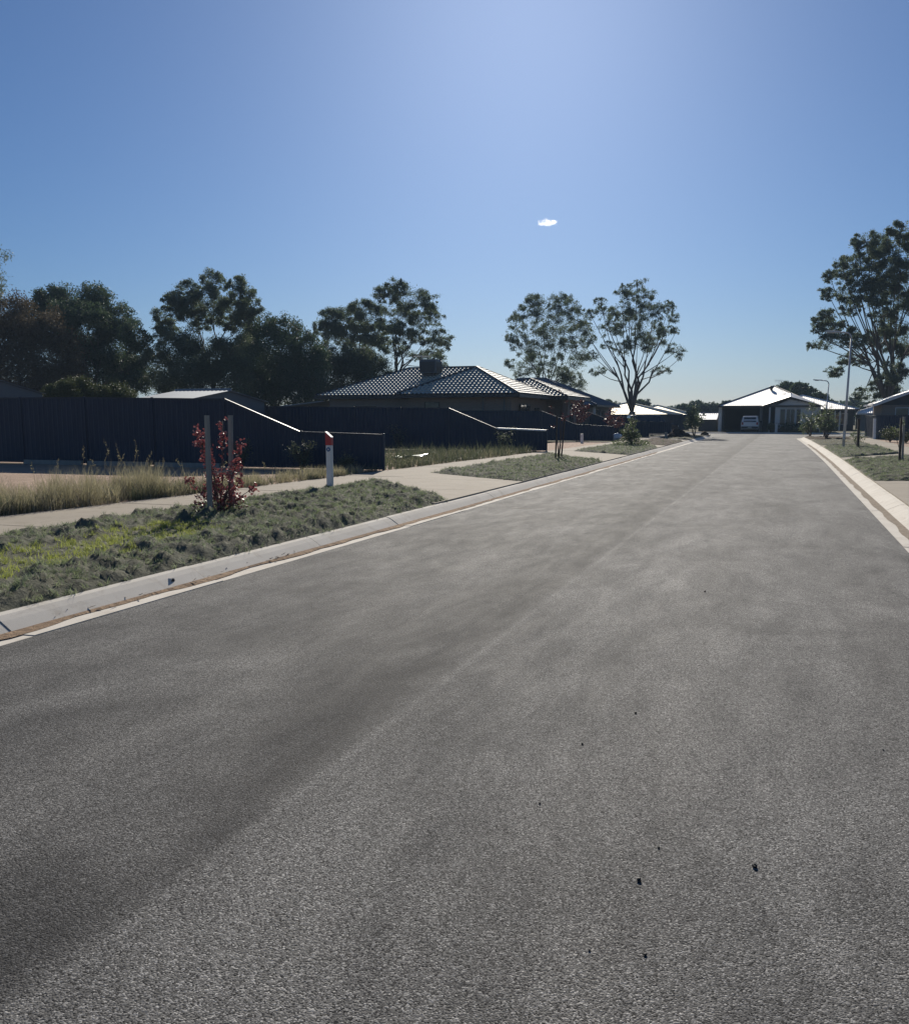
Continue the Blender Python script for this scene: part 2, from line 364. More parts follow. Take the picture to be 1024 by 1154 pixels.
def tag(o, label=None, cat=None, group=None, kind=None):
    for k, v in (('label', label), ('category', cat), ('group', group), ('kind', kind)):
        if v: o[k] = v
    return o
def thing(name, label, cat, loc, group=None):
    o = bpy.data.objects.new(name, None); COL.objects.link(o); o.location = loc; o.empty_display_size = 0.3
    ORG[o.name] = tuple(loc)
    return tag(o, label, cat, group)
def copy_tree(o, parent=None):
    c = o.copy(); COL.objects.link(c)
    if parent is not None: c.parent = parent
    for ch in list(o.children): copy_tree(ch, c)
    return c
def struct(o, label=None, cat=None): return tag(o, label, cat, kind='structure')
def fbm(x, y, sc, seed=0.0, oct_=4):
    return mnoise.fractal(Vector((x * sc + seed, y * sc - seed, seed * 1.7)), 1.0, 2.1, oct_)

# ------------------------------------------------------------------ ground, road, kerbs, paths
def interp(y, tab):
    return float(np.interp(y, [t[0] for t in tab], [t[1] for t in tab]))
PF = [(-5, -9.25), (8, -9.05), (14, -8.9), (22, -8.8), (60, -8.6), (90, -8.6)]           # left footpath, street side
PB = [(-5, -11.25), (10, -10.95), (15, -10.62), (24, -10.38), (40, -9.85), (90, -9.6)]   # left footpath, lot side
KZ = 0.126
def arc(c, r, a0, a1, n=8):
    return [(c[0] + r * math.cos(math.radians(a0 + (a1 - a0) * i / n)), c[1] + r * math.sin(math.radians(a0 + (a1 - a0) * i / n))) for i in range(n + 1)]
LEFT_EDGE = [(-5.15, -12), (-5.15, 15), (-5.22, 30), (-5.40, 50), (-5.55, 65), (-5.6, 80)] + arc((-11.6, 80), 6, 0, 90)[1:] + [(-90, 86)]
RIGHT_EDGE = [(1.49, -12), (1.49, 36), (1.40, 50), (1.2, 65), (1.0, 76)] + arc((6.0, 76), 5, 180, 90)[1:] + [(90, 81)]
FAR_EDGE = [(-90, 99.5), (90, 99.5)]

g = MB(); g.poly([(-900, -250, -0.14), (900, -250, -0.14), (900, 1000, -0.14), (-900, 1000, -0.14)])
struct(g.build('ground', M['land']), 'flat open land reaching the horizon')
def slab(name, pts, z, mat, label):
    b = MB(); b.prism([(x, y, z - 0.22) for x, y in pts], (0, 0, 0.22)); return struct(b.build(name, mat), label)
def off_line(line, d):
    """offset a polyline to its left by d"""
    out = []
    for i, p in enumerate(line):
        a = Vector(line[max(i - 1, 0)]); b = Vector(line[min(i + 1, len(line) - 1)])
        t = (b - a).normalized(); out.append((p[0] - t.y * d, p[1] + t.x * d))
    return out
LK = off_line(LEFT_EDGE, 0.42); RK = off_line(RIGHT_EDGE, -0.56); FK = off_line(FAR_EDGE, 0.56)
slab('left_land', LK + [(-90, -12)], 0.115, M['land'], 'grassy land under the lots left of the street')
slab('right_land', list(reversed(RK)) + [(90, -12)][::-1], 0.115, M['land'], 'grassy land under the lots right of the street')
slab('far_ground', [(-400, 100.0), (400, 100.0), (400, 700), (-400, 700)], 0.115, M['land'], 'grassy land beyond the cross street')

road = MB()
pts = [(x, y) for x, y in LEFT_EDGE] + [(-90, 99.5), (90, 99.5)] + [(x, y) for x, y in reversed(RIGHT_EDGE)]
bm = bmesh.new(); bm.faces.new([bm.verts.new((x, y, 0.0)) for x, y in pts]); bmesh.ops.triangulate(bm, faces=bm.faces[:]); road.from_bm(bm)
struct(road.build('road', M['asphalt']), 'grey asphalt street running away to a cross street')

def kerb(name, line, side, label, seg=2.45, k_=1.0):
    prof = [(0.0, 0.004), (0.24, 0.0), (0.27, 0.008), (0.41, 0.080), (0.49, 0.114), (0.56, KZ), (0.56, -0.12), (0.0, -0.12)]
    prof = [(o * k_, z) for o, z in prof]
    # resample
    P = [Vector(p) for p in line]; L = [0.0]
    for a, b_ in zip(P, P[1:]): L.append(L[-1] + (b_ - a).length)
    def pos(s):
        for i in range(len(P) - 1):
            if s <= L[i + 1] or i == len(P) - 2:
                t = (s - L[i]) / (L[i + 1] - L[i]); return P[i].lerp(P[i + 1], t)
    mb = MB(); s = 0.0; rnd = random.Random(3)
    while s < L[-1] - 0.3:
        e = min(s + seg, L[-1]); cuts = np.linspace(s + 0.005, e - 0.005, 4); rings = []
        dz = rnd.uniform(-0.004, 0.004)
        for c in cuts:
            q = pos(c); t = (pos(min(c + 0.05, L[-1])) - pos(max(c - 0.05, 0))).normalized(); nrm = Vector((-t.y, t.x)) * side
            rings.append([(q.x + nrm.x * o, q.y + nrm.y * o, z + dz) for o, z in prof])
        k = len(prof); vs = [v for r in rings for v in r]; fs = []
        for i in range(len(rings) - 1):
            for j in range(k):
                f = (i * k + j, i * k + (j + 1) % k, (i + 1) * k + (j + 1) % k, (i + 1) * k + j)
                fs.append(f if side > 0 else f[::-1])
        fs.append(tuple(range(k))[::-1] if side > 0 else tuple(range(k))); fs.append(tuple(range(3 * k, 4 * k)) if side > 0 else tuple(range(3 * k, 4 * k))[::-1])
        mb.add(vs, fs); s = e
    o = mb.build(name, M['kerb']); return struct(o, label)
kerb('left_kerb', LEFT_EDGE, 1, 'pale concrete kerb and gutter along the left side of the street', k_=0.75)
kerb('right_kerb', RIGHT_EDGE, -1, 'pale concrete kerb and gutter along the right side of the street')
kerb('far_kerb', FAR_EDGE, 1, 'pale concrete kerb on the far side of the cross street', seg=6)

def strip(name, line, side, o0, o1, z, mat, label, step=0.12, amp=0.05, s0=0, s1=70, seed=1.0, kv=0.9):
    """ragged strip of washed soil lying in the gutter"""
    vs = []; fs = []; y = s0; i = 0
    xs = [p[0] for p in line]; ys = [p[1] for p in line]
    while y < s1:
        x = float(np.interp(y, ys, xs)); n1 = fbm(y, 0, 0.9, seed); n2 = fbm(y, 3, 1.4, seed + 5) ; n3 = fbm(y, 9, 7.0, seed)
        a = o0 + amp * (n2 + 0.35 * n3) ; b_ = max(a + 0.01, o1 + amp * 0.25 * n3)
        k = max(0.25, min(1.0, 0.85 + n1 * kv)); a = b_ - (b_ - a) * k
        vs += [(x - side * a, y, z + 0.003), (x - side * (a + b_) / 2, y, z + 0.012), (x - side * b_, y, z + 0.016)]
        if i: o = 3 * i; fs += [(o - 3, o, o + 1, o - 2), (o - 2, o + 1, o + 2, o - 1)]
        i += 1; y += step
    mb = MB(); mb.add(vs, fs); return tag(mb.build(name, mat, smooth=True), label, 'soil', kind='stuff')
strip('gutter_soil', LEFT_EDGE[:6], 1, 0.105, 0.212, 0.004, M['gutter_soil'], 'brown washed soil lying in the left gutter', s0=-3, s1=44, amp=0.024)
strip('gutter_soil', RIGHT_EDGE[:4], -1, 0.12, 0.262, 0.004, M['right_dirt'], 'brown washed soil lying in the right gutter', s0=2, s1=60, seed=4.0, amp=0.010, kv=0.25)

# concrete slabs: footpaths and driveway aprons, with open joints
def slabs(name, front, back, y0, y1, step, label, split=1, mat='path', z=0.150):
    mb = MB(); y = y0; rnd = random.Random(int(y0 * 10) + 5)
    while y < y1 - 0.05:
        e = min(y + step, y1)
        for k in range(split):
            def lerp(yy, t): return front(yy) * (1 - t) + back(yy) * t
            t0, t1 = k / split, (k + 1) / split; gp = 0.006; dz = rnd.uniform(-0.003, 0.003)
            q = [(lerp(y + gp, t0), y + gp), (lerp(e - gp, t0), e - gp), (lerp(e - gp, t1), e - gp), (lerp(y + gp, t1), y + gp)]
            if split > 1:
                s = 1 if q[0][0] > q[2][0] else -1
                q = [(q[0][0] - s * gp, q[0][1]), (q[1][0] - s * gp, q[1][1]), (q[2][0] + s * gp, q[2][1]), (q[3][0] + s * gp, q[3][1])]
            p3 = [(x, yy, z + dz) for x, yy in q]
            if front(0) > back(0): mb.prism([(x, yy, 0.05) for x, yy in q], (0, 0, z + dz - 0.05))
            else: mb.prism([(x, yy, 0.05) for x, yy in reversed(q)], (0, 0, z + dz - 0.05))
        y = e
    return struct(mb.build(name, M[mat]), label)
LKX = lambda y: float(np.interp(y, [p[1] for p in LEFT_EDGE[:6]], [p[0] for p in LEFT_EDGE[:6]])) - 0.422
RKX = lambda y: float(np.interp(y, [p[1] for p in RIGHT_EDGE[:5]], [p[0] for p in RIGHT_EDGE[:5]])) + 0.562
pf = lambda y: interp(y, PF); pb = lambda y: interp(y, PB)
slabs('footpath', pf, pb, -5, 84, 1.62, 'pale concrete footpath left of the street')
slabs('driveway', lambda y: LKX(y), lambda y: pf(y) + 0.012, 14.6, 84, 2.9, 'pale concrete driveway crossings between left verges', split=1)
slabs('footpath', lambda y: 4.62, lambda y: 6.0, 8, 74, 1.62, 'pale concrete footpath right of the street')
slabs('driveway', lambda y: RKX(y), lambda y: 4.61, 8, 76, 2.9, 'pale concrete driveway crossings between right verges')
slabs('driveway', lambda y: 6.015, lambda y: 13.0, 8, 22.8, 2.9, 'wide pale concrete driveway on the right', split=3)

def sheet(name, pts, z, mat, label, kind='structure', cat=None):
    b = MB(); b.poly([(x, y, z) for x, y in pts]); return tag(b.build(name, mat), label, cat, kind=kind)
# bare soil of the lots
sheet('lot_soil', [(-60, -5), (pb(-5) - 0.01, -5), (pb(10) - 0.01, 10), (pb(15) - 0.01, 15), (pb(23.2) - 0.01, 23.2), (-60, 23.2)], 0.128, M['soil'], 'bare pale brown soil of the near vacant lot')
sheet('lot_soil', [(-60, 23.6), (pb(23.6) - 0.01, 23.6), (pb(39.5) - 0.01, 39.5), (-60, 39.5)], 0.128, M['soil'], 'weedy brown soil of the second vacant lot')
sheet('garden_soil', [(-13, 39.7), (pb(40) - 0.01, 39.7), (pb(57) - 0.01, 57), (-13, 57)], 0.128, M['soil'], 'bare brown soil of the third lot')
sheet('garden_soil', [(6.02, 23), (14, 23), (14, 70), (6.02, 70)], 0.128, M['soil'], 'bare garden soil beside the right footpath')

# ------------------------------------------------------------------ grass
def blade_arrays(P, az, h, w, lean, curl, tint):
    """P (n,3) roots; az heading; h length; w width; lean 0..1.5 rad from vertical; curl extra lean at the tip"""
    n = len(P); d = np.stack([np.cos(az), np.sin(az), np.zeros(n)], 1); s = np.stack([-np.sin(az), np.cos(az), np.zeros(n)], 1)
    # turn the flat side by a random twist
    tw = RNG.uniform(-1.2, 1.2, n)[:, None]
    side = s * np.cos(tw) + d * np.sin(tw)
    up = np.array([0, 0, 1.0])
    def adv(p, a, l): return p + d * (np.sin(a) * l)[:, None] + up * (np.cos(a) * l)[:, None]
    m1 = adv(P, lean, h * 0.5); t = adv(m1, lean + curl, h * 0.5)
    wv = side * (w / 2)[:, None]
    V = np.stack([P - wv, P + wv, m1 + wv * 0.8, m1 - wv * 0.8, t + wv * 0.15, t - wv * 0.15], 1).reshape(-1, 3)
    b = (np.arange(n) * 6)[:, None]
    F = np.stack([b + [0, 1, 2, 3], b + [3, 2, 4, 5]], 1).reshape(-1, 4)
    return V, F, np.repeat(tint, 2)
def join_arrays(parts):
    V = []; F = []; T = []; o = 0
    for v, f, t in parts: V.append(v); F.append(f + o); T.append(t); o += len(v)
    return np.concatenate(V), np.concatenate(F), np.concatenate(T)

GA, GB = on_ground(-40, 648, 0.17), on_ground(190, 597, 0.17)       # the strip that is still green
def green_f(x, y):
    ab = GB - GA; t = max(0, min(1, ((x - GA.x) * ab.x + (y - GA.y) * ab.y) / (ab.x ** 2 + ab.y ** 2)))
    dx = x - (GA.x + ab.x * t); dy = y - (GA.y + ab.y * t); d = math.hypot(dx, dy)
    w = 0.58 + 0.45 * fbm(x, y, 1.1, 3.0)
    return max(0.0, min(1.0, (w - d) / 0.22 + 0.5))

def verge(label, front, back, f0, f1, b0, b1, res, tuft_density, per, blen, lump=1.0, seed=0.0, mat='dead_blade', ground='turf', green=False, x_flip=1, cover=1.0, ymin=-99, ez=0.154):
    """quadrilateral strip of lumpy dead turf: front/back give x at y; rows run from the kerb to the path"""
    ny = max(6, int((max(f1, b1) - min(f0, b0)) / res)); nx = max(6, int(abs(back(f0) - front(f0)) / res))
    V = np.zeros((ny + 1, nx + 1, 3)); GR = np.zeros((ny + 1, nx + 1))
    for i in range(ny + 1):
        v = i / ny
        for j in range(nx + 1):
            u = j / nx; y = (f0 + (f1 - f0) * v) * (1 - u) + (b0 + (b1 - b0) * v) * u
            x = front(y) * (1 - u) + back(y) * u
            ed = min(u, 1 - u) * abs(back(y) - front(y)); ev = min(v, 1 - v) * (f1 - f0)
            k = min(1, ed / 0.16) * min(1, ev / 0.16); k = k * k * (3 - 2 * k)
            gr = green_f(x, y) if green else 0.0
            a = fbm(x, y, 2.3, seed); b_ = fbm(x, y, 5.0, seed + 9, 3); c = fbm(x, y, 0.8, seed + 4)
            d_ = fbm(x, y, 7.5, seed + 31, 2)
            h = 0.030 + 0.085 * max(0, a + 0.12) + 0.075 * max(-0.25, b_) + 0.04 * c + 0.045 * max(0, d_ - 0.1)
            h = h * lump * (1 - 0.75 * gr)
            rag = 0.05 * fbm(x, y, 5.0, seed + 2) * (1 - min(1, min(ed, ev) / 0.3))
            V[i, j] = (x + (rag if 0 < j < nx else 0), y + rag, ez + max(0.0, h) * k + (0.012 + 0.154 - ez) * k); GR[i, j] = gr
    idx = np.arange((ny + 1) * (nx + 1)).reshape(ny + 1, nx + 1)
    F = np.stack([idx[:-1, :-1], idx[1:, :-1], idx[1:, 1:], idx[:-1, 1:]], -1).reshape(-1, 4)
    if front(f0) < back(f0): F = F[:, ::-1]
    o = np_obj('verge', V.reshape(-1, 3), F, M[ground], smooth=True); struct(o, label)
    area = (f1 - f0 + b1 - b0) / 2 * abs(back(f0) - front(f0)); n = int(area * tuft_density)
    vi = RNG.uniform(0, ny - 0.001, n); ui = RNG.uniform(0, nx - 0.001, n)
    iu, iv = ui.astype(int), vi.astype(int); fu = (ui - iu)[:, None]; fv = (vi - iv)[:, None]
    P = (V[iv, iu] * (1 - fu) + V[iv, iu + 1] * fu) * (1 - fv) + (V[iv + 1, iu] * (1 - fu) + V[iv + 1, iu + 1] * fu) * fv
    g_ = GR[iv, iu]; keep = P[:, 1] > ymin
    if cover < 1.0:
        keep &= np.array([fbm(p[0], p[1], 0.9, seed + 20) > (0.5 - cover) * 1.2 for p in P])
    P = P[keep]; g_ = g_[keep]
    out = []
    for sel, m, ln, lean0, lean1, nm, lb in (((g_ < RNG.uniform(0.2, 0.9, len(P))), mat, blen, 0.7, 1.45, 'dead_grass', 'grey green dead clumps of turf'), (None, 'green_blade', blen * 0.9, 0.1, 0.9, 'green_grass', 'fresh green grass')):
        if sel is None:
            if not green: continue
            S = P[g_ > 0.35]
        else: S = P[sel]
        if len(S) == 0: continue
        R = np.repeat(S, per, 0); nb = len(R); tt = np.repeat(RNG.uniform(0, 1, len(S)), per)
        R = R + np.stack([RNG.normal(0, 0.022, nb), RNG.normal(0, 0.022, nb), RNG.uniform(-0.008, 0.002, nb)], 1)
        # tufts are combed by the same wind/mower direction with local swirls
        azt = np.repeat(RNG.uniform(0, 2 * math.pi, len(S)), per) + RNG.normal(0, 0.9, nb)
        Vb, Fb, Tb = blade_arrays(R, azt, RNG.uniform(0.55, 1.25, nb) * ln, RNG.uniform(0.004, 0.009, nb) * (ln / 0.08) ** 0.7, RNG.uniform(lean0 * 0.45, lean1, nb), RNG.uniform(0.1, 0.7, nb), np.clip(tt * 0.6 + RNG.uniform(0, 0.5, nb), 0, 1))
        oo = np_obj(nm, Vb, Fb, M[m], tint=Tb); tag(oo, f'{lb} growing on the {label.split("verge")[0].strip()} verge', 'grass', kind='stuff'); out.append(oo)
    return V
LX = lambda y: LKX(y) - 0.005
RX = lambda y: RKX(y) + 0.005
V1 = verge('nearest lumpy left verge of dead turf', LX, pf, -3, 15.3, -3, 19.4, 0.055, 85, 13, 0.075, 1.0, 1.0, green=True, ymin=2.5, ez=0.120)
V2 = verge('second left verge of dead turf', LX, pf, 20.3, 30.6, 22.7, 35.8, 0.09, 60, 10, 0.085, 0.85, 2.0)
V3 = verge('third left verge with a leafy young tree', LX, pf, 36.4, 46.2, 40.0, 54.0, 0.14, 34, 8, 0.10, 0.85, 3.0)
V4 = verge('fourth left verge of dark bare soil', LX, pf, 49.5, 59.5, 54.6, 66.0, 0.2, 16, 6, 0.11, 0.7, 4.0, ground='dark_soil', cover=0.4)
V5 = verge('fifth left verge far up the street', LX, pf, 63.5, 78.0, 68.5, 80.0, 0.3, 14, 6, 0.13, 0.7, 5.0, mat='dry_blade', ground='turf')
W0 = 4.60
R1 = verge('nearest right verge with paired stakes', RX, lambda y: W0, 23.3, 34.2, 24.2, 38.2, 0.10, 60, 10, 0.085, 0.9, 6.0)
R2 = verge('second right verge around the tall lamp post', RX, lambda y: W0, 36.6, 50.2, 41.6, 52.5, 0.14, 34, 8, 0.10, 0.85, 7.0)
R3 = verge('third right verge of thin brown grass', RX, lambda y: W0, 52.6, 64.5, 55.5, 66.5, 0.2, 16, 6, 0.11, 0.6, 8.0, mat='dry_blade', cover=0.6)
R4 = verge('mulched right verge at the corner', RX, lambda y: W0, 67.0, 75.8, 68.5, 75.8, 0.2, 6, 5, 0.11, 0.7, 9.0, ground='dark_soil', cover=0.4)

def in_lot(n, y0, y1, d0, d1, powr=1.0):
    """roots behind the left footpath: y in range, distance d beyond its lot edge"""
    y = RNG.uniform(y0, y1, n); d = d0 + (d1 - d0) * RNG.uniform(0, 1, n) ** powr
    x = np.array([pb(a) for a in y]) - d
    return np.stack([x, y, np.full(n, 0.125)], 1)
def grass_field(name, label, parts, mat):
    arr = []
    for P, hmin, hmax, w, lean, curl in parts:
        n = len(P); az = RNG.uniform(0, 2 * math.pi, n); h = RNG.uniform(hmin, hmax, n)
        arr.append(blade_arrays(P, az, h, RNG.uniform(0.6, 1.2, n) * w, np.abs(RNG.normal(0, lean, n)), RNG.uniform(0, curl, n), RNG.uniform(0, 1, n)))
    V, F, T = join_arrays(arr); return tag(np_obj(name, V, F, M[mat], tint=T), label, 'grass', kind='stuff')
def clumped(P, sc, thr, seed):
    return P[np.array([fbm(p[0], p[1], sc, seed) > thr for p in P])]
grass_field('tall_dry_grass', 'tall dry seeding grass along the footpath edge of the vacant lot', [
    (clumped(in_lot(9000, 9.0, 15.6, 0.02, 1.5, 1.2), 1.7, -0.12, 11), 0.16, 0.50, 0.010, 0.38, 0.8),
    (clumped(in_lot(6000, 10.5, 15.0, 0.2, 1.3, 1.0), 1.9, 0.08, 15), 0.40, 0.72, 0.008, 0.28, 0.7),
    (clumped(in_lot(6000, 4.5, 9.8, 0.0, 1.6, 1.2), 1.7, -0.02, 12), 0.12, 0.40, 0.009, 0.35, 0.8),
    (clumped(in_lot(9000, 15.4, 22.6, 0.0, 1.0, 1.3), 1.6, -0.02, 13), 0.10, 0.32, 0.010, 0.35, 0.8),
    (clumped(in_lot(3500, 8.0, 22.0, 1.2, 4.0, 1.0), 0.8, 0.1, 14), 0.08, 0.28, 0.009, 0.4, 0.8)], 'dry_blade')
grass_field('green_weeds', 'low green weeds among the dry grass of the vacant lot', [
    (clumped(in_lot(6000, 8.5, 15.8, 0.05, 1.3, 1.4), 1.4, 0.0, 21), 0.12, 0.38, 0.013, 0.45, 0.9),
    (clumped(in_lot(3000, 15.4, 23.0, 0.0, 1.1, 1.4), 1.4, 0.0, 22), 0.10, 0.30, 0.014, 0.5, 0.9)], 'weed_blade')
grass_field('green_weeds', 'waist high green weeds covering the second vacant lot', [
    (clumped(in_lot(9000, 23.9, 38.9, 0.05, 4.5, 1.3), 0.8, -0.05, 31), 0.10, 0.45, 0.020, 0.55, 1.0),
    (clumped(in_lot(4000, 24.0, 39.0, 0.2, 7.0, 1.0), 0.8, 0.08, 32), 0.2, 0.65, 0.020, 0.4, 0.9)], 'weed_blade')
grass_field('dry_grass', 'dry straw coloured grass among weeds of the second vacant lot', [
    (clumped(in_lot(4500, 23.8, 39.0, 0.0, 5.0, 1.2), 0.9, 0.0, 33), 0.08, 0.38, 0.012, 0.45, 0.8)], 'dry_blade')
# seed heads on long leaning stalks
def seed_stalks(label, spots):
    mb = MB(); rnd = random.Random(5)
    for (px, py, h, lx) in spots:
        q = on_ground(px, py, 0.125); tip = q + Vector((lx, rnd.uniform(-0.1, 0.1), h)); midp = q + Vector((lx * 0.3, 0, h * 0.62))
        mb.tube([q, midp, tip], [0.004, 0.0035, 0.002], 4)
        for k in range(16):
            t = 0.62 + 0.38 * k / 15; c = midp.lerp(tip, (t - 0.62) / 0.38); d = Vector((rnd.uniform(-1, 1), rnd.uniform(-1, 1), rnd.uniform(-0.2, 1))).normalized() * 0.045
            n_ = d.cross(Vector((0.3, 1, 0.2))).normalized() * 0.006
            mb.poly([c - n_, c + d * 0.6 - n_, c + d, c + d * 0.5 + n_])
    o = mb.build('seed_stalks', M['dry_blade']); return tag(o, label, 'grass', kind='stuff')
seed_stalks('long leaning seed stalks rising above the tall dry grass', [(112 + i * 6.5, 545 - (i % 3) * 3, 0.55 + 0.10 * ((i * 7) % 5), (-0.22, 0.12, -0.1, 0.2, -0.05)[i % 5]) for i in range(9)]
            + [(95, 540, 0.8, 0.05), (40, 548, 0.5, -0.1), (250, 541, 0.45, 0.1), (300, 540, 0.4, -0.1), (64, 545, 0.55, 0.1), (182, 540, 0.5, 0.12), (205, 538, 0.45, -0.1)])

# leaf litter caught in the left gutter
lp = []
for (px, py, n) in [(195, 659, 26), (215, 655, 18), (165, 671, 14), (64, 697, 16), (250, 645, 10), (318, 628, 16), (310, 631, 10), (400, 604, 10), (120, 684, 8)]:
    q = on_ground(px, py, 0.0)
    for k in range(n): lp.append((q.x + RNG.normal(0, 0.05), q.y + RNG.normal(0, 0.16), 0.018 + RNG.uniform(0, 0.02)))
lp = np.array(lp); n = len(lp)
V, F, T = blade_arrays(lp, RNG.uniform(0, 6.28, n), RNG.uniform(0.03, 0.08, n), RNG.uniform(0.012, 0.03, n), RNG.uniform(1.2, 1.55, n), RNG.uniform(-0.3, 0.3, n), RNG.uniform(0, 1, n))
tag(np_obj('leaf_litter', V, F, M['litter'], tint=T), 'dead brown leaves caught in the left gutter', 'leaf litter', kind='stuff')

# small pale scrapes on the asphalt and the stormwater outlet in the kerb
for (px, py, w_, h_, a_) in ((586, 573, 0.46, 0.035, 0.15),):
    q = on_ground(px, py, 0.0); b = MB(); n = 10; rr_ = [0.75 + 0.35 * fbm(k, px, 0.9, 2) for k in range(n)]
    b.poly([(q.x + math.cos(2 * math.pi * k / n + a_) * w_ * 0.5 * rr_[k], q.y + math.sin(2 * math.pi * k / n + a_) * h_ * 0.5 * rr_[k] * 2, 0.004) for k in range(n)])
    struct(b.build('road_scrape', M['gutter']), 'small pale scrape mark on the asphalt')
q = on_ground(193, 658, 0.03); b = MB(); xk = LKX(q.y)
for k in range(12):
    a0, a1 = 2 * math.pi * k / 12, 2 * math.pi * (k + 1) / 12
    for r0, r1 in ((0.026, 0.033),): b.add([(xk + x_, q.y + math.cos(a_) * r_, 0.055 + math.sin(a_) * r_) for x_ in (0.03, 0.156) for a_, r_ in ((a0, r0), (a1, r0), (a1, r1), (a0, r1))], [(0, 1, 2, 3), (7, 6, 5, 4), (0, 4, 5, 1), (2, 6, 7, 3)])
dt = thing('stormwater_outlet', 'stormwater pipe end in the left kerb, its inner shade made as a black plug', 'drain outlet', (xk, q.y, 0.06))
b.build('pipe', M['kerb'], dt); b = MB(); b.tube([(xk + 0.06, q.y, 0.055), (xk + 0.159, q.y, 0.052)], 0.024, 12); b.build('shade_plug', M['black'], dt)  # black plug puts the shade inside the pipe into colour

# ------------------------------------------------------------------ fences
def fence(label, pts, zt, zb=0.12, group=None, glint_caps=(), plinth=()):
    """corrugated steel fence: pts plan posts, zt top height at every post (list of (left,right) allowed), bays between"""
    root = thing('boundary_fence', label, 'fence', (pts[0][0], pts[0][1], zb), group)
    npost = len(pts)
    for i in range(npost - 1):
        a, b = Vector(pts[i]), Vector(pts[i + 1]); t = (b - a); ln = t.length; t.normalize(); nr = Vector((t.y, -t.x))
        za = zt[i][1] if isinstance(zt[i], tuple) else zt[i]; zc = zt[i + 1][0] if isinstance(zt[i + 1], tuple) else zt[i + 1]
        def P(s, off, z): q = a + t * s + nr * off; return (q.x, q.y, z)
        prof = []; s = 0.035
        while s < ln - 0.035:
            for ds, d in ((0.0, 0.0), (0.085, 0.0), (0.105, 0.014), (0.150, 0.014), (0.170, 0.0)):
                if s + ds < ln - 0.035: prof.append((s + ds, d))
            s += 0.190
        prof.append((ln - 0.035, 0.0))
        m = MB(); vs = []; z0 = zb + 0.06
        for s, d in prof:
            zz = za + (zc - za) * s / ln - 0.03
            vs += [P(s, d, z0), P(s, d, zz), P(s, d - 0.012, zz), P(s, d - 0.012, z0)]
        k = len(prof); fs = []
        for j in range(k - 1):
            o = 4 * j
            fs += [(o, o + 4, o + 5, o + 1), (o + 2, o + 6, o + 7, o + 3)]
        fs += [(0, 1, 2, 3), (4 * k - 4, 4 * k - 1, 4 * k - 2, 4 * k - 3)]
        m.add(vs, fs); m.build('panel', M['fence'], root)
        def rail(z_a, z_b, h, w):
            r = MB(); e0, e1 = 0.032, ln - 0.032
            za_, zb_ = z_a, z_b
            vs = [P(e0, w, za_), P(e0, -w, za_), P(e0, -w, za_ - h), P(e0, w, za_ - h), P(e1, w, zb_), P(e1, -w, zb_), P(e1, -w, zb_ - h), P(e1, w, zb_ - h)]
            r.add(vs, [(0, 1, 2, 3), (7, 6, 5, 4), (0, 4, 5, 1), (1, 5, 6, 2), (2, 6, 7, 3), (3, 7, 4, 0)]); return r
        if i in glint_caps: rail(za + 0.02, zc + 0.02, 0.065, 0.11).build('top_rail', M['white_roof'], root)['label'] = 'cap made pale and wide for the sun glint'  # sun glint put into the cap's pale colour and extra width
        else: rail(za, zc, 0.045, 0.036).build('top_rail', M['fence_cap'], root)
        rail(zb + 0.10, zb + 0.10, 0.05, 0.034).build('bottom_rail', M['fence'], root)
        if i in plinth:
            r = MB(); vs0 = [P(0.1, 0.04, zb - 0.1), P(ln - 0.15, 0.04, zb - 0.1), P(ln - 0.15, 0.14, zb - 0.1), P(0.1, 0.14, zb - 0.1)]
            r.prism(vs0[::-1], (0, 0, 0.24)); r.build('plinth', M['timber'], root)
    for i, p in enumerate(pts):
        z = max(zt[i]) if isinstance(zt[i], tuple) else zt[i]
        m = MB(); m.bbox(p[0] - 0.03, p[0] + 0.03, p[1] - 0.032, p[1] + 0.032, zb - 0.1, z + 0.02, 0.006); m.build('post', M['fence'], root)
    return root
FG = 'dark steel side boundary fences stepping down to the street'
F1Y = 23.4
fence('near dark steel fence behind the red sapling, stepping down to a low end',
      [(-15.6 - 2.56 * k, F1Y) for k in range(8, 0, -1)] + [(-15.6, F1Y), (-13.05, F1Y), (-10.47, F1Y)],
      [2.30, 2.29, 2.29, 2.28, 2.28, 2.26, 2.25, 2.21, 2.17, 1.22, 1.155], group=FG, plinth=(5, 6, 7))
F2Y = 39.6
fence('second dark steel fence with sun glint put into a wide pale cap on its low end',
      [(-14.46 - 2.38 * k, F2Y) for k in range(9, 0, -1)] + [(-14.46, F2Y), (-12.12, F2Y), (-9.83, F2Y)],
      [2.26, 2.25, 2.24, 2.22, 2.21, 2.18, 2.15, 2.12, 2.09, 2.06, 1.15, 1.07], group=FG, glint_caps=(10,))
F3Y = 57.4
fence('third dark steel fence, long run in front of the brick house',
      [(-14.6 - 2.4 * k, F3Y) for k in range(9, 0, -1)] + [(-14.6, F3Y), (-12.3, F3Y), (-10.0, F3Y)],
      [2.08] * 9 + [2.05, 1.20, 1.10], group=FG)
F4Y = 70.6
fence('fourth dark steel fence, partly behind the leafy young street tree',
      [(-14.2, F4Y), (-11.9, F4Y), (-9.6, F4Y)],
      [2.03, 1.25, 1.15], group=FG)
F5Y = 84.2
fence('fifth and farthest dark side fence, in front of the parked dark wagon',
      [(-14.1, F5Y), (-11.8, F5Y), (-9.5, F5Y)],
      [1.72, 1.30, 1.25], group=FG)
fence('long dark fence across the end of the street, left of the white house',
      [(-34 + 2.4 * k, 112.0) for k in range(10)] + [(-10.6, 112.0)], [2.0] * 11)
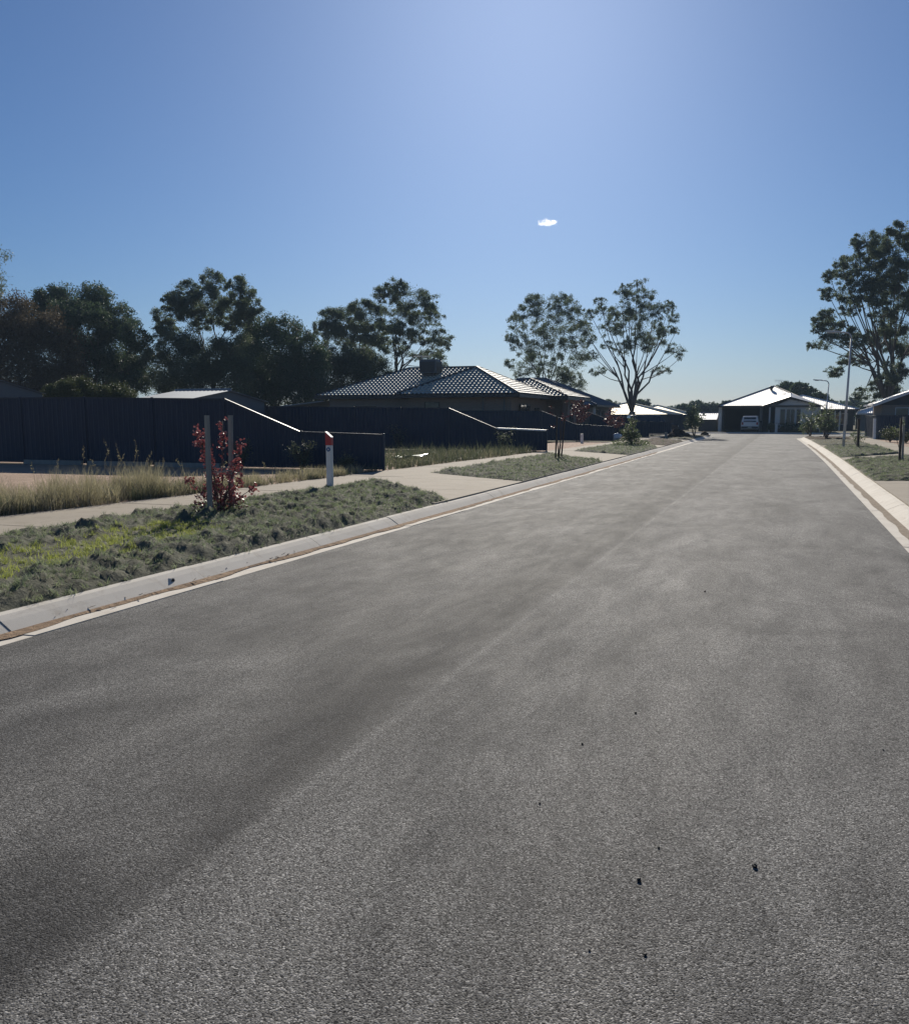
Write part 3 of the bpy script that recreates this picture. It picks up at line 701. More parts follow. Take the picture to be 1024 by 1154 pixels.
fence('dark steel fence closing the right hand yard beside the tall lamp post',
      [(6.05, 78.6), (6.05, 75.9), (6.05, 73.2)] + [(6.05 + 2.4 * k, 70.4) for k in range(6)], [1.80] * 9)

# ------------------------------------------------------------------ houses
def hip_faces(x0, x1, y0, y1, ze, pitch, gable=()):
    """list of roof polygons (3-D, counter-clockwise from outside) of a hip roof over the rectangle"""
    tp = math.tan(math.radians(pitch)); dx, dy = x1 - x0, y1 - y0
    A, B, C, D = Vector((x0, y0, ze)), Vector((x1, y0, ze)), Vector((x1, y1, ze)), Vector((x0, y1, ze))
    if dx >= dy:
        h = dy / 2; zr = ze + h * tp; ym = (y0 + y1) / 2
        r0 = Vector((x0 + (0 if 'w' in gable else h), ym, zr)); r1 = Vector((x1 - (0 if 'e' in gable else h), ym, zr))
        return [[A, B, r1, r0], [B, C, r1], [C, D, r0, r1], [D, A, r0]], [(A, r0), (D, r0), (B, r1), (C, r1), (r0, r1)]
    h = dx / 2; zr = ze + h * tp; xm = (x0 + x1) / 2
    r0 = Vector((xm, y0 + (0 if 's' in gable else h), zr)); r1 = Vector((xm, y1 - (0 if 'n' in gable else h), zr))
    return [[A, B, r0], [B, C, r1, r0], [C, D, r1], [D, A, r0, r1]], [(A, r0), (B, r0), (C, r1), (D, r1), (r0, r1)]

def profiled(poly, cell_u, cell_v, prof, mb):
    """cover a planar polygon with a profiled sheet (tiles or ribs): prof(fu,fv) -> height; clipped to the polygon"""
    n = (poly[1] - poly[0]).cross(poly[2] - poly[0]).normalized()
    up = Vector((0, 0, 1)) - n * n.z; v = up.normalized(); u = v.cross(n)
    o = poly[0]; pu = [(p - o).dot(u) for p in poly]; pv = [(p - o).dot(v) for p in poly]
    us = []; k = math.floor(min(pu) / cell_u[0])
    bm = bmesh.new(); cols = []; x = k * cell_u[0]
    while x < max(pu) + cell_u[0]:
        for f in cell_u[1]: cols.append((x + f * cell_u[0], f))
        x += cell_u[0]
    rows = []; y = math.floor(min(pv) / cell_v[0]) * cell_v[0]
    while y < max(pv) + cell_v[0]:
        for f in cell_v[1]: rows.append((y + f * cell_v[0], f))
        y += cell_v[0]
    grid = [[bm.verts.new(o + u * cx + v * ry + n * prof(fu, fv)) for cx, fu in cols] for ry, fv in rows]
    for i in range(len(rows) - 1):
        for j in range(len(cols) - 1):
            bm.faces.new((grid[i][j], grid[i][j + 1], grid[i + 1][j + 1], grid[i + 1][j]))
    m = len(poly)
    for i in range(m):
        a, b = poly[i], poly[(i + 1) % m]; e = (b - a).normalized(); out = e.cross(n)
        bmesh.ops.bisect_plane(bm, geom=bm.verts[:] + bm.edges[:] + bm.faces[:], plane_co=a, plane_no=out, clear_outer=True)
    mb.from_bm(bm)
TILE_U = (0.30, (0.0, 0.16, 0.34, 0.52, 0.72, 0.9)); TILE_V = (0.40, (0.0, 0.93, 0.999))
def tile_prof(fu, fv):
    w = {0.0: 0.0, 0.16: 0.012, 0.34: 0.036, 0.52: 0.040, 0.72: 0.020, 0.9: 0.002}[fu]
    return w * 1.5 + (0.060 * (1 - fv)) + 0.01
RIB_U = (0.20, (0.0, 0.40, 0.5, 0.6)); RIB_V = (30.0, (0.0,))
def rib_prof(fu, fv): return 0.022 if fu == 0.5 else 0.0

def roof(root, boxes, ze, pitch, mat, ridge_mat, tiles=False, gables=None, name='roof', over=0.0, gutter_mat=None, fascia=0.16, ridge_r=0.07):
    """boxes: list of eave rectangles; each becomes a hip; profile sheets + ridge caps + gutter"""
    mb = MB(); rid = MB(); gut = MB()
    for i, (x0, x1, y0, y1) in enumerate(boxes):
        pz = pitch[i] if isinstance(pitch, (list, tuple)) else pitch
        z = (ze[i] if isinstance(ze, (list, tuple)) else ze) + 0.0025 * i
        faces, ridges = hip_faces(x0, x1, y0, y1, z, pz, (gables or {}).get(i, ()))
        for f in faces:
            n = (f[1] - f[0]).cross(f[2] - f[0])
            if n.z < 1e-4: continue
            if tiles: profiled(f, TILE_U, TILE_V, tile_prof, mb)
            else:
                nn = n.normalized(); v = (Vector((0, 0, 1)) - nn * nn.z).normalized()
                span = 60.0
                profiled(f, RIB_U, (span, (0.0,)), rib_prof, mb)
        # solid underside (soffit) 3 cm below the sheet edge
        mb.poly([(x0, y1, z - 0.02), (x1, y1, z - 0.02), (x1, y0, z - 0.02), (x0, y0, z - 0.02)])
        for a, b in ridges:
            if (b - a).length > 0.05: rid.tube([a + Vector((0, 0, 0.03)), b + Vector((0, 0, 0.03))], ridge_r, 6)
        e = 0.09; t = 0.012
        if gutter_mat:
            gb = (gables or {}).get(i, ())
            if 's' not in gb: gut.box(x0 - e, x1 + e, y0 - e, y0 - 0.004, z - fascia, z + 0.02)
            if 'n' not in gb: gut.box(x0 - e, x1 + e, y1 + 0.004, y1 + e, z - fascia, z + 0.02)
            gut.box(x0 - e, x0 - 0.004, y0 - 0.003, y1 + 0.003, z - fascia, z + 0.02); gut.box(x1 + 0.004, x1 + e, y0 - 0.003, y1 + 0.003, z - fascia, z + 0.02)
    r = mb.build(name, mat, root)
    rid.build('ridge_cap', ridge_mat, r)
    if gutter_mat: gut.build('gutter', gutter_mat, r)
    return r
def wall(root, x0, x1, y0, y1, z1, mat, z0=0.1, name='wall'):
    return MB().box(x0, x1, y0, y1, z0, z1).build(name, mat, root)
def window(root, side, u0, u1, z0, z1, plane, frame='dark_trim', nx=2, label=None, depth=0.05):
    """window on a wall plane: side 's' faces -Y (u is x), 'e' faces +X (u is y), 'w' faces -X"""
    def B(m, a0, a1, d0, d1, q0, q1):
        if side == 's': m.box(a0, a1, plane - d1, plane - d0, q0, q1)
        elif side == 'e': m.box(plane + d0, plane + d1, a0, a1, q0, q1)
        else: m.box(plane - d1, plane - d0, a0, a1, q0, q1)
    f = MB(); t = 0.05
    B(f, u0 - t, u0, 0.002, depth, z0 - t, z1 + t); B(f, u1, u1 + t, 0.002, depth, z0 - t, z1 + t)
    B(f, u0, u1, 0.002, depth, z1, z1 + t); B(f, u0, u1, 0.002, depth + 0.02, z0 - t, z0)
    for k in range(1, nx):
        c = u0 + (u1 - u0) * k / nx; B(f, c - 0.02, c + 0.02, 0.004, depth - 0.006, z0, z1)
    w = f.build('window', M[frame], root)
    if label: w['label'] = label
    p = MB(); B(p, u0, u1, 0.003, 0.016, z0, z1); p.build('pane', M['glass'], w)
    return w

# --- brown brick house with tiled roof, on the lot beyond the third fence
H1 = thing('brick_house', 'brown brick house with dark tiled hip roof and a rooftop cooler', 'house', (-23, 62, 0.1))
ze = 3.16
wall(H1, -31.3, -17.3, 60.4, 69.6, ze - 0.03, M['brick'])
wall(H1, -24.55, -17.16, 59.2, 60.38, ze - 0.03, M['brick'])
wall(H1, -21.8, -16.0, 69.66, 75.1, ze - 0.03, M['brick'])
r1 = roof(H1, [(-32.1, -16.45, 59.8, 70.2), (-25.2, -16.4, 58.35, 68.0), (-23.1, -15.25, 67.5, 76.0)], ze, [22.0, 24.2, 20.5], M['tile'], M['ridge_tile'], tiles=True, gutter_mat=M['dark_trim'], ridge_r=0.12, fascia=0.2)
r1['label'] = 'dark glinting tiled roof'
window(H1, 's', -23.3, -22.3, 1.55, 2.65, 59.2, nx=1)
window(H1, 's', -29.2, -27.6, 1.3, 2.4, 60.4)
window(H1, 'e', 61.5, 63.9, 0.9, 2.5, -17.16, nx=3)
window(H1, 'e', 70.8, 73.0, 0.5, 2.6, -16.0, nx=2)
for (x, y) in ((-15.72, 69.3), (-15.72, 74.8)):
    MB().bbox(x - 0.22, x + 0.22, y - 0.22, y + 0.22, 0.1, ze - 0.04, 0.01).build('porch_pillar', M['brick'], H1)
MB().box(-17.29, -17.23, 65.9, 67.0, 0.1, 2.35).build('door', M['dark_timber'], H1)
for x in (-19.1, -17.6):
    MB().cyl((x, 59.12), 0.06, 0.12, 2.93, 8).build('downpipe', M['grey_wall'], H1)
# evaporative cooler
cq = at(485, 421, 63.5)
cl = MB(); cl.bbox(cq.x - 0.66, cq.x + 0.66, 62.9, 64.2, 4.84, 5.76, 0.05); c_o = cl.build('rooftop_cooler', M['shed_wall'], H1)
lv = MB()
for k in range(10): lv.box(cq.x - 0.56, cq.x + 0.56, 62.86, 62.905, 4.95 + k * 0.072, 4.985 + k * 0.072)
for k in range(10): lv.box(cq.x + 0.655, cq.x + 0.70, 63.0, 64.1, 4.95 + k * 0.072, 4.985 + k * 0.072)
lv.build('louvre', M['dark_trim'], c_o)
MB().box(cq.x - 0.60, cq.x + 0.60, 62.96, 64.14, 5.762, 5.83).build('lid', M['grey_wall'], c_o)
MB().box(cq.x - 0.40, cq.x + 0.40, 63.15, 63.95, 4.0, 4.84).build('duct', M['dark_trim'], c_o)
def antenna(root, x, y, z0, z1, w=1.0):
    a = MB(); a.tube([(x, y, z0), (x, y, z1)], 0.022, 6); a.tube([(x - w * 0.5, y, z1 - 0.1), (x + w * 0.5, y + 0.25, z1 - 0.1)], 0.014, 5)
    for k in range(7):
        u = -0.45 + 0.15 * k; h = 0.32 - 0.02 * k; a.tube([(x + u * w, y - h, z1 - 0.1 + 0.01), (x + u * w, y + h, z1 - 0.1 + 0.01)], 0.009, 4)
        a.tube([(x + u * w, y + 0.1, z1 - 0.1 - h * 0.6), (x + u * w, y + 0.1, z1 - 0.1 + h * 0.6)], 0.009, 4)
    a.build('television_antenna', M['galv'], root)
aq = at(475, 400, 66.0); antenna(H1, aq.x, 66.0, 4.6, aq.z, 1.2)
pr = MB(); pr.prism([(-36.2, 61.2, 2.39), (-32.25, 61.2, 2.80), (-32.25, 61.2, 2.88), (-36.2, 61.2, 2.47)], (0, 7, 0)); pr.build('patio_roof', M['grey_roof'], H1)
for y in (61.5, 67.9): MB().bbox(-36.05, -35.93, y - 0.06, y + 0.06, 0.1, 2.37, 0.005).build('patio_post', M['dark_trim'], H1)

# --- next house: grey steel roof
H2 = thing('grey_house', 'low house with blue grey steel hip roof beyond the brick house', 'house', (-21, 80, 0.1))
wall(H2, -28.3, -15.6, 77.6, 87.8, 2.68, M['grey_wall'])
roof(H2, [(-29, -14.85, 76.8, 88.5)], 2.70, 23, M['slate_roof'], M['slate_roof'], gutter_mat=M['dark_trim'])
window(H2, 's', -18.7, -16.9, 0.9, 2.3, 77.6); window(H2, 'e', 79.4, 82.2, 0.6, 2.3, -15.6, nx=3)
for y in (77.2, 84.6): MB().bbox(-15.2, -15.02, y, y + 0.18, 0.1, 2.67, 0.008).build('verandah_post', M['trim'], H2)
MB().box(-15.59, -15.53, 83.4, 84.4, 0.1, 2.25).build('door', M['dark_timber'], H2)

# --- cream roofed houses, far left
H3 = thing('cream_house', 'far house with a wide cream steel roof behind the trunk of the street gum', 'house', (-21, 122, 0.1))
a0, a1 = at(694, 467, 117), at(756, 467.5, 117)
wall(H3, a0.x, a1.x - 0.5, 117.6, 129, 2.05, M['house_dark'])
roof(H3, [(a0.x - 6.0, a1.x, 117, 131.0)], 2.06, 13.5, M['cream_roof'], M['cream_roof'], gutter_mat=M['dark_trim'], ridge_r=0.09)
window(H3, 's', a1.x - 3.6, a1.x - 2.0, 0.9, 1.85, 117.6)
H4 = thing('cream_house', 'smaller far house with cream roof, right of the street gum trunk', 'house', (-14, 140, 0.1))
a0, a1 = at(742, 467, 134), at(777, 467, 134)
wall(H4, a0.x + 0.5, a1.x - 0.5, 134.6, 142, 2.05, M['house_dark'])
roof(H4, [(a0.x - 6, a1.x, 134, 146.5)], 2.06, 15, M['cream_roof'], M['cream_roof'], gutter_mat=M['dark_trim'], ridge_r=0.09)
window(H4, 's', a1.x - 3.6, a1.x - 2.0, 0.9, 1.85, 134.6)

# --- white roofed house that closes the street
HY = 104.0
H5 = thing('end_house', 'white roofed house facing down the street with open dark garage', 'house', (-1.5, HY, 0.1))
xl, xg1, xe1, xr = at(813, 470, HY).x, at(855.5, 470, HY).x, at(873, 470, HY).x, at(928, 470, HY).x
wz = 2.85
MB().box(xl - 0.35, xl, HY, HY + 10, 0.1, wz).build('wall', M['render'], H5)                       # left pier
MB().box(xl, xg1, HY + 6.0, HY + 6.2, 0.1, wz).build('garage_back_wall', M['inside'], H5)
MB().box(xl + 0.002, xg1 - 0.002, HY + 0.05, HY + 5.99, wz - 0.1, wz - 0.02).build('garage_ceiling', M['inside'], H5)
MB().box(xl, xg1, HY + 0.02, HY + 0.2, 2.55, wz - 0.11).build('garage_lintel', M['dark_trim'], H5)
MB().box(xg1, xg1 + 0.3, HY + 0.0, HY + 10, 0.1, wz).build('wall', M['grey_wall'], H5)
MB().box(xg1 + 0.3, xe1 - 0.002, HY + 2.0, HY + 10, 0.1, wz).build('entry_wall', M['house_dark'], H5)
fd = MB(); fd.box(xg1 + 0.75, xg1 + 1.65, HY + 1.93, HY + 1.997, 0.15, 2.25); dr = fd.build('door', M['dark_timber'], H5)
MB().tube([(xg1 + 1.55, HY + 1.9, 1.05), (xg1 + 1.55, HY + 1.9, 1.3)], 0.02, 6).build('handle', M['galv'], dr)
MB().bbox(xg1 + 0.95, xg1 + 1.11, HY - 0.35, HY - 0.19, 0.1, wz - 0.05, 0.01).build('porch_post', M['trim'], H5)
wy = HY - 0.4
MB().box(xe1, xr - 0.35, wy, HY + 10, 0.1, wz).build('wing_wall', M['render'], H5)
xm = at(890, 450, wy).x; zt = at(890, 447.5, wy).z
MB().prism([(xe1, wy, wz), (xr - 0.35, wy, wz), (xm, wy, zt - 0.20)], (0, 0.2, 0)).build('gable_wall', M['render'], H5)
for (p0, p1) in ((878.8, 884.2), (885.8, 895.0), (897.2, 901.6)):
    a, b_ = at(p0, 470, wy).x, at(p1, 470, wy).x
    window(H5, 's', a, b_, 0.85, 2.52, wy, frame='trim', nx=1 if p1 - p0 < 7 else 2)
MB().box(xe1 + 0.02, xr - 0.4, wy - 0.03, wy - 0.004, 0.1, 0.50).build('base_course', M['house_dark'], H5)
# main roof
e0 = at(809.5, 457.5, HY - 0.6).x
r5m = MB(); rid5 = MB(); ya5, zb5 = HY - 0.6, 2.90; xr5 = 3.4; xa5 = at(872, 437, HY + 7.8).x
A5, B5, C5, D5 = Vector((e0, ya5, zb5)), Vector((xr5, ya5, zb5)), Vector((xr5, ya5 + 13, zb5)), Vector((e0, ya5 + 13, zb5))
P5, Q5 = Vector((xa5, ya5 + 8.4, zb5 + 8.4 * math.tan(math.radians(15.4)))), Vector((xa5 + 0.1, ya5 + 9.0, zb5 + 8.4 * math.tan(math.radians(15.4))))
for f in ([A5, B5, P5], [B5, C5, Q5, P5], [C5, D5, Q5], [D5, A5, P5, Q5]): profiled(f, RIB_U, (60.0, (0.0,)), rib_prof, r5m)
r5m.poly([(e0, ya5 + 13, zb5 - 0.03), (xr5, ya5 + 13, zb5 - 0.03), (xr5, ya5, zb5 - 0.03), (e0, ya5, zb5 - 0.03)])
r5 = r5m.build('roof', M['white_roof'], H5)
for a_, b_ in ((A5, P5), (B5, P5), (C5, Q5), (D5, Q5), (P5, Q5)): rid5.tube([a_ + Vector((0, 0, 0.03)), b_ + Vector((0, 0, 0.03))], 0.06, 6)
rid5.build('ridge_cap', M['dark_trim'], r5)
gt5 = MB(); gt5.box(e0 - 0.09, xr5 + 0.09, ya5 - 0.10, ya5 - 0.004, zb5 - 0.16, zb5 + 0.02); gt5.box(e0 - 0.09, e0 - 0.004, ya5 - 0.003, ya5 + 13, zb5 - 0.16, zb5 + 0.02)
gt5.build('gutter', M['dark_trim'], r5)
# wing roof: gable towards the street with an invented apron, raked to look sunlit
gx0, gx1 = at(857.5, 457, wy - 0.6).x, at(927.5, 458, wy - 0.6).x
wg = MB(); ya, yb, yc = wy - 0.62, wy + 0.55, HY + 9.5; dz = 0.42
zr = zt + 0.05; zl = 2.86
L0, R0, T0 = Vector((gx0, ya, zl)), Vector((gx1, ya, zl)), Vector((xm, ya, zr))
L1, R1_, T1 = Vector((gx0, yb, zl + 0.02)), Vector((gx1, yb, zl + 0.02)), Vector((xm, yb + 0.35, zr + dz))
L2, R2_, T2 = Vector((gx0, yc, zl + 0.02)), Vector((gx1, yc, zl + 0.02)), Vector((xm, yc, zr + dz))
wg.add([L0, R0, T0, L1, R1_, T1, L2, R2_, T2], [(0, 2, 5, 3), (2, 1, 4, 5), (3, 5, 8, 6), (5, 4, 7, 8), (0, 3, 6, 8, 7, 4, 1, 2)])
wr = wg.build('wing_roof', M['white_roof'], H5)
bb = MB(); bb.prism([(gx0, ya, zl - 0.14), (xm, ya, zr - 0.14), (xm, ya, zr), (gx0, ya, zl)], (0, -0.03, 0)); bb.prism([(xm, ya, zr - 0.14), (gx1, ya, zl - 0.14), (gx1, ya, zl), (xm, ya, zr)], (0, -0.03, 0))
bb.build('barge_board', M['dark_trim'], wr)
MB().tube([T1 + Vector((0, 0, 0.02)), T2 + Vector((0, 0, 0.02))], 0.06, 6).build('ridge_cap', M['dark_trim'], wr)
vq = at(869, 438, HY + 6); vb = MB(); vb.cyl((vq.x, vq.y), 0.14, vq.z - 0.6, vq.z, 10); vb.blob((vq.x, vq.y, vq.z + 0.14), (0.24, 0.24, 0.2), 2, 0.0); vb.build('roof_vent', M['dark_trim'], H5)
aq = at(877.5, 430, HY + 7); antenna(H5, aq.x, aq.y, 4.2, aq.z + 0.2, 0.9)

# --- house right of it
H6 = thing('pale_roofed_house', 'pale roofed house right of the end house, behind the lamp posts', 'house', (4, 119, 0.1))
a1 = at(968, 461, 118).x; z6 = at(940, 461, 118).z; a0 = a1 - 12.4
wall(H6, a0 + 0.5, a1 - 0.5, 118.6, 131, z6 - 0.02, M['house_dark'])
roof(H6, [(a0, a1, 118, 131.5)], z6, 16.0, M['white_roof'], M['white_roof'], gutter_mat=M['dark_trim'])
for px in (940.5, 946): q = at(px, 470, 118.3).x; MB().bbox(q - 0.08, q + 0.08, 118.2, 118.36, 0.1, z6 - 0.03, 0.01).build('carport_post', M['trim'], H6)
window(H6, 's', a1 - 2.6, a1 - 1.2, 0.9, 2.1, 118.6, frame='trim')
H7 = thing('far_pale_house', 'low pale roof just visible above the right side fence', 'house', (11, 120, 0.1))
a0, a1 = at(966, 466, 116).x, at(990, 466, 116).x
wall(H7, a0 + 0.4, a1 + 6, 116.6, 124, 2.15, M['grey_wall']); roof(H7, [(a0, a1 + 6.5, 116, 125)], 2.16, 20, M['white_roof'], M['white_roof'], gutter_mat=M['trim'])
window(H7, 's', a0 + 1.2, a0 + 2.6, 0.9, 1.9, 116.6)

# --- house at the right edge
H8 = thing('right_house', 'dark walled house with pale steel roof edge cut by the right photo edge', 'house', (13, 76, 0.1))
q8 = at(985, 455, 72.6); z8 = q8.z
wall(H8, q8.x + 0.55, q8.x + 11.5, 73.2, 80.0, z8 - 0.08, M['brick'])
MB().prism([(q8.x + 0.55, 73.2, z8 - 0.08), (q8.x + 11.5, 73.2, z8 - 0.08), (q8.x + 11.5, 73.2, z8 + 0.12), (q8.x + 6.02, 73.2, z8 + 2.22), (q8.x + 0.55, 73.2, z8 + 0.12)], (0, 6.8, 0)).build('gable_wall', M['house_dark'], H8)
gr = MB(); hx = 6.025; zr8 = z8 + hx * math.tan(math.radians(21.5))
for s, xa in ((1, q8.x), (-1, q8.x + 12.05)):
    pl = [Vector((xa, 72.6, z8)), Vector((q8.x + hx, 72.6, zr8)), Vector((q8.x + hx, 80.4, zr8)), Vector((xa, 80.4, z8))]
    profiled(pl[::-1] if s > 0 else pl, RIB_U, (60.0, (0.0,)), rib_prof, gr)
g8 = gr.build('roof', M['white_roof'], H8)
bg = MB()
for xa, xb, za, zb_ in ((q8.x - 0.02, q8.x + hx, z8, zr8), (q8.x + hx, q8.x + 12.07, zr8, z8)):
    bg.prism([(xa, 72.6, za - 0.20), (xb, 72.6, zb_ - 0.20), (xb, 72.6, zb_ + 0.02), (xa, 72.6, za + 0.02)], (0, -0.03, 0))
bg.build('barge_board', M['trim'], g8)
so8 = MB(); so8.prism([(q8.x, 72.61, z8 - 0.06), (q8.x + hx, 72.61, zr8 - 0.06), (q8.x + 12.05, 72.61, z8 - 0.06), (q8.x + 12.05, 72.61, z8 - 0.03), (q8.x + hx, 72.61, zr8 - 0.03), (q8.x, 72.61, z8 - 0.03)], (0, 7.78, 0)); so8.build('soffit', M['trim'], g8)
MB().tube([(q8.x + hx, 72.6, zr8 + 0.03), (q8.x + hx, 80.4, zr8 + 0.03)], 0.07, 6).build('ridge_cap', M['white_roof'], g8)
MB().box(q8.x - 0.12, q8.x - 0.004, 72.6, 80.4, z8 - 0.12, z8 + 0.02).build('gutter', M['trim'], g8)
for a_, b_ in ((q8.x + 1.5, q8.x + 2.3), (q8.x + 2.7, q8.x + 3.4), (q8.x + 5.0, q8.x + 6.6)): window(H8, 's', a_, b_, 1.0, 2.3, 73.2, frame='trim', nx=1)

# --- sheds
def gable_shed(label, x0, x1, y0, y1, ze_, zr_, roofm, wallm):
    t = thing('garden_shed', label, 'shed', ((x0 + x1) / 2, y0, 0.1)); ym = (y0 + y1) / 2
    b = MB(); b.prism([(x0, y0, 0.1), (x0, y0, ze_), (x0, ym, zr_), (x0, y1, ze_), (x0, y1, 0.1)], (x1 - x0, 0, 0)); b.build('wall', wallm, t)
    r = MB(); o = 0.18
    for (ya, yb, za, zb) in ((y0 - o, ym, ze_ - o * (zr_ - ze_) / (ym - y0), zr_), (ym, y1 + o, zr_, ze_ - o * (zr_ - ze_) / (ym - y0))):
        k = int((x1 - x0 + 0.24) / 0.2)
        vs = []; fs = []
        for i in range(k * 2 + 1):
            x = x0 - 0.12 + (x1 - x0 + 0.24) * i / (k * 2); h = 0.02 if i % 2 else 0.0
            vs += [(x, ya, za + 0.03 + h), (x, yb, zb + 0.03 + h)]
            if i: q = 2 * i; fs.append((q - 2, q, q + 1, q - 1))
        r.add(vs, fs)
        r.prism([(x0 - 0.12, ya, za + 0.004), (x1 + 0.12, ya, za + 0.004), (x1 + 0.12, yb, zb + 0.004), (x0 - 0.12, yb, zb + 0.004)], (0, 0, 0.02))
    rr = r.build('roof', roofm, t); MB().tube([(x0 - 0.12, ym, zr_ + 0.05), (x1 + 0.12, ym, zr_ + 0.05)], 0.07, 6).build('ridge_cap', roofm, rr)
    return t
sB0, sB1 = at(152, 445, 33).x, at(258, 445, 36).x
gable_shed('long low grey steel shed roof rising behind the near fence', sB0, sB1, 33, 39, 2.38, at(262, 440.5, 36).z, M['grey_roof'], M['shed_wall'])
sA1 = at(47, 440, 39).x
gable_shed('blue grey steel shed at the left edge of the photo', sA1 - 9, sA1, 31.5, 39, 2.9, at(8, 422.5, 35).z, M['slate_roof'], M['shed_wall'])
s2 = at(787, 470, 106).x, at(808, 470, 106).x
gable_shed('small grey shed beside the garage of the end house', s2[0], s2[1] - 0.1, 106.0, 111.4, 1.45, 2.15, M['slate_roof'], M['house_dark'])

# ------------------------------------------------------------------ street furniture
def dig(px, py, z=0.15): return on_ground(px, py, z)
# white guide post with red cap
q = dig(372, 549, 0.19); gp = thing('guide_post', 'white guide post with red slanted cap and blue disc beside the footpath', 'marker post', (q.x, q.y, 0.14))
hw = 0.062
MB().bbox(q.x - hw, q.x + hw, q.y - 0.045, q.y + 0.045, 0.1, 1.05, 0.012).build('shaft', M['white_post'], gp)
cp = MB(); cp.prism([(q.x - hw - 0.003, q.y - 0.048, 1.051), (q.x + hw + 0.003, q.y - 0.048, 1.051), (q.x + hw + 0.003, q.y - 0.048, 1.20), (q.x - hw - 0.003, q.y - 0.048, 1.31)][::-1], (0, 0.096, 0)); cap_ = cp.build('cap', M['red_cap'], gp)
tp = MB(); tp.prism([(q.x - hw - 0.006, q.y - 0.05, 1.313), (q.x + hw + 0.006, q.y - 0.05, 1.203), (q.x + hw + 0.006, q.y - 0.05, 1.215), (q.x - hw - 0.006, q.y - 0.05, 1.328)], (0, 0.1, 0)); tp.build('cap_plate', M['white_post'], cap_)
ds = MB(); ds.tube([(q.x, q.y - 0.046, 0.965), (q.x, q.y - 0.051, 0.965)], 0.046, 18); ds.build('disc', M['blue_disc'], gp)
rg = MB(); rg.tube([(q.x, q.y - 0.052, 0.965), (q.x, q.y - 0.054, 0.965)], 0.018, 12); rg.build('disc_centre', M['head_clear'], gp)

def lamp(label, x, y, h, lean, arm, group='curved steel street lamps'):
    t = thing('street_lamp', label, 'street lamp', (x, y, 0.14), group)
    top = Vector((x + lean, y, h)); base = Vector((x, y, 0.12))
    m = MB(); m.tube([base, base.lerp(top, 0.5), top], [0.070, 0.055, 0.038], 12); pole = m.build('pole', M['galv'], t, smooth=True)
    MB().bbox(x - 0.16, x + 0.16, y - 0.16, y + 0.16, 0.10, 0.19, 0.02).build('base_plate', M['galv'], t)
    MB().box(x - 0.05, x + 0.05, y - 0.092, y - 0.08, 0.6, 0.95).build('access_hatch', M['galv'], pole)
    a = MB(); pts = [top + Vector((-arm * 0.32 * (1 - math.cos(math.radians(k * 15))) * 1.0, 0, 0.32 * arm * math.sin(math.radians(k * 15)))) for k in range(7)]
    pts.append(pts[-1] + Vector((-arm * 0.35, 0, 0.03)))
    a.tube(pts, [0.045] + [0.036] * (len(pts) - 1), 8); a.build('arm', M['galv'], t, smooth=True)
    e = pts[-1]; hd = MB()
    hd.prism([(e.x + 0.08, e.y - 0.07, e.z - 0.02), (e.x + 0.08, e.y + 0.07, e.z - 0.02), (e.x - 0.25, e.y + 0.13, e.z - 0.01), (e.x - 0.55, e.y + 0.09, e.z + 0.02), (e.x - 0.60, e.y, e.z + 0.025), (e.x - 0.55, e.y - 0.09, e.z + 0.02), (e.x - 0.25, e.y - 0.13, e.z - 0.01)][::-1], (0, 0, 0.07))
    ho = hd.build('lamp_head', M['galv'], t); MB().box(e.x - 0.5, e.x - 0.18, e.y - 0.07, e.y + 0.07, e.z - 0.035, e.z - 0.006).build('lens', M['lamp_lens'], ho)
    return t
q = dig(950, 505); lamp('taller nearer street lamp on the second right verge, leaning slightly right', q.x, q.y, at(959, 381, q.y).z, at(959, 381, q.y).x - q.x, 0.85)
q = on_ground(914, 491.5, 0.15); lamp('smaller far street lamp among leafy saplings at the corner', 3.1, 79.2, at(916, 433, 79.2).z, 0.12, 0.85)

def stake(label, px, py, ptx, pty, r=0.026, mat='timber', group=None, cat='stake', name='timber_stake', Y=None, z=0.15):
    q = dig(px, py, z) if Y is None else at(px, py, Y); tpos = at(ptx, pty, q.y); 
    m = MB(); d = r
    vs = [(q.x - d, q.y - d, 0.06), (q.x + d, q.y - d, 0.06), (q.x + d, q.y + d, 0.06), (q.x - d, q.y + d, 0.06), (tpos.x - d, q.y - d, tpos.z), (tpos.x + d, q.y - d, tpos.z), (tpos.x + d, q.y + d, tpos.z), (tpos.x - d, q.y + d, tpos.z)]
    m.add(vs, [(0, 3, 2, 1), (4, 5, 6, 7), (0, 1, 5, 4), (1, 2, 6, 5), (2, 3, 7, 6), (3, 0, 4, 7)])
    o = m.build(name, M[mat], org=(q.x, q.y, 0.14)); return tag(o, label, cat, group)
SG = 'timber stakes beside street saplings'
stake('left of the two grey timber stakes at the red sapling', 237, 585, 233, 468, 0.027, group=SG)
stake('right of the two grey timber stakes at the red sapling', 261, 580, 259.5, 468, 0.027, group=SG)
stake('left dark stake of the bare sapling on the second left verge', 625.5, 519, 628, 468, 0.022, 'dark_timber', group=SG)
stake('right leaning stake of the bare sapling on the second left verge', 632, 517.5, 636.5, 470, 0.022, 'dark_timber', group=SG)
stake('left dark stake of the pair at the right edge of the photo', 1013, 521.5, 1015.5, 471, 0.035, 'dark_timber', group=SG)
stake('right pale topped stake of the pair at the right edge of the photo', 1016.5, 520, 1018.5, 469.5, 0.035, 'timber', group=SG)
stake('lone dark stake on the second right verge, right of the tall lamp post', 966.5, 505, 967.5, 471.5, 0.055, 'dark_timber', group=SG)
PG = 'short pale marker posts in front of the lots'
stake('short pale marker post before the third fence end', 655.5, 499, 655.5, 489, 0.075, 'white_post', PG, 'marker post', 'marker_post')
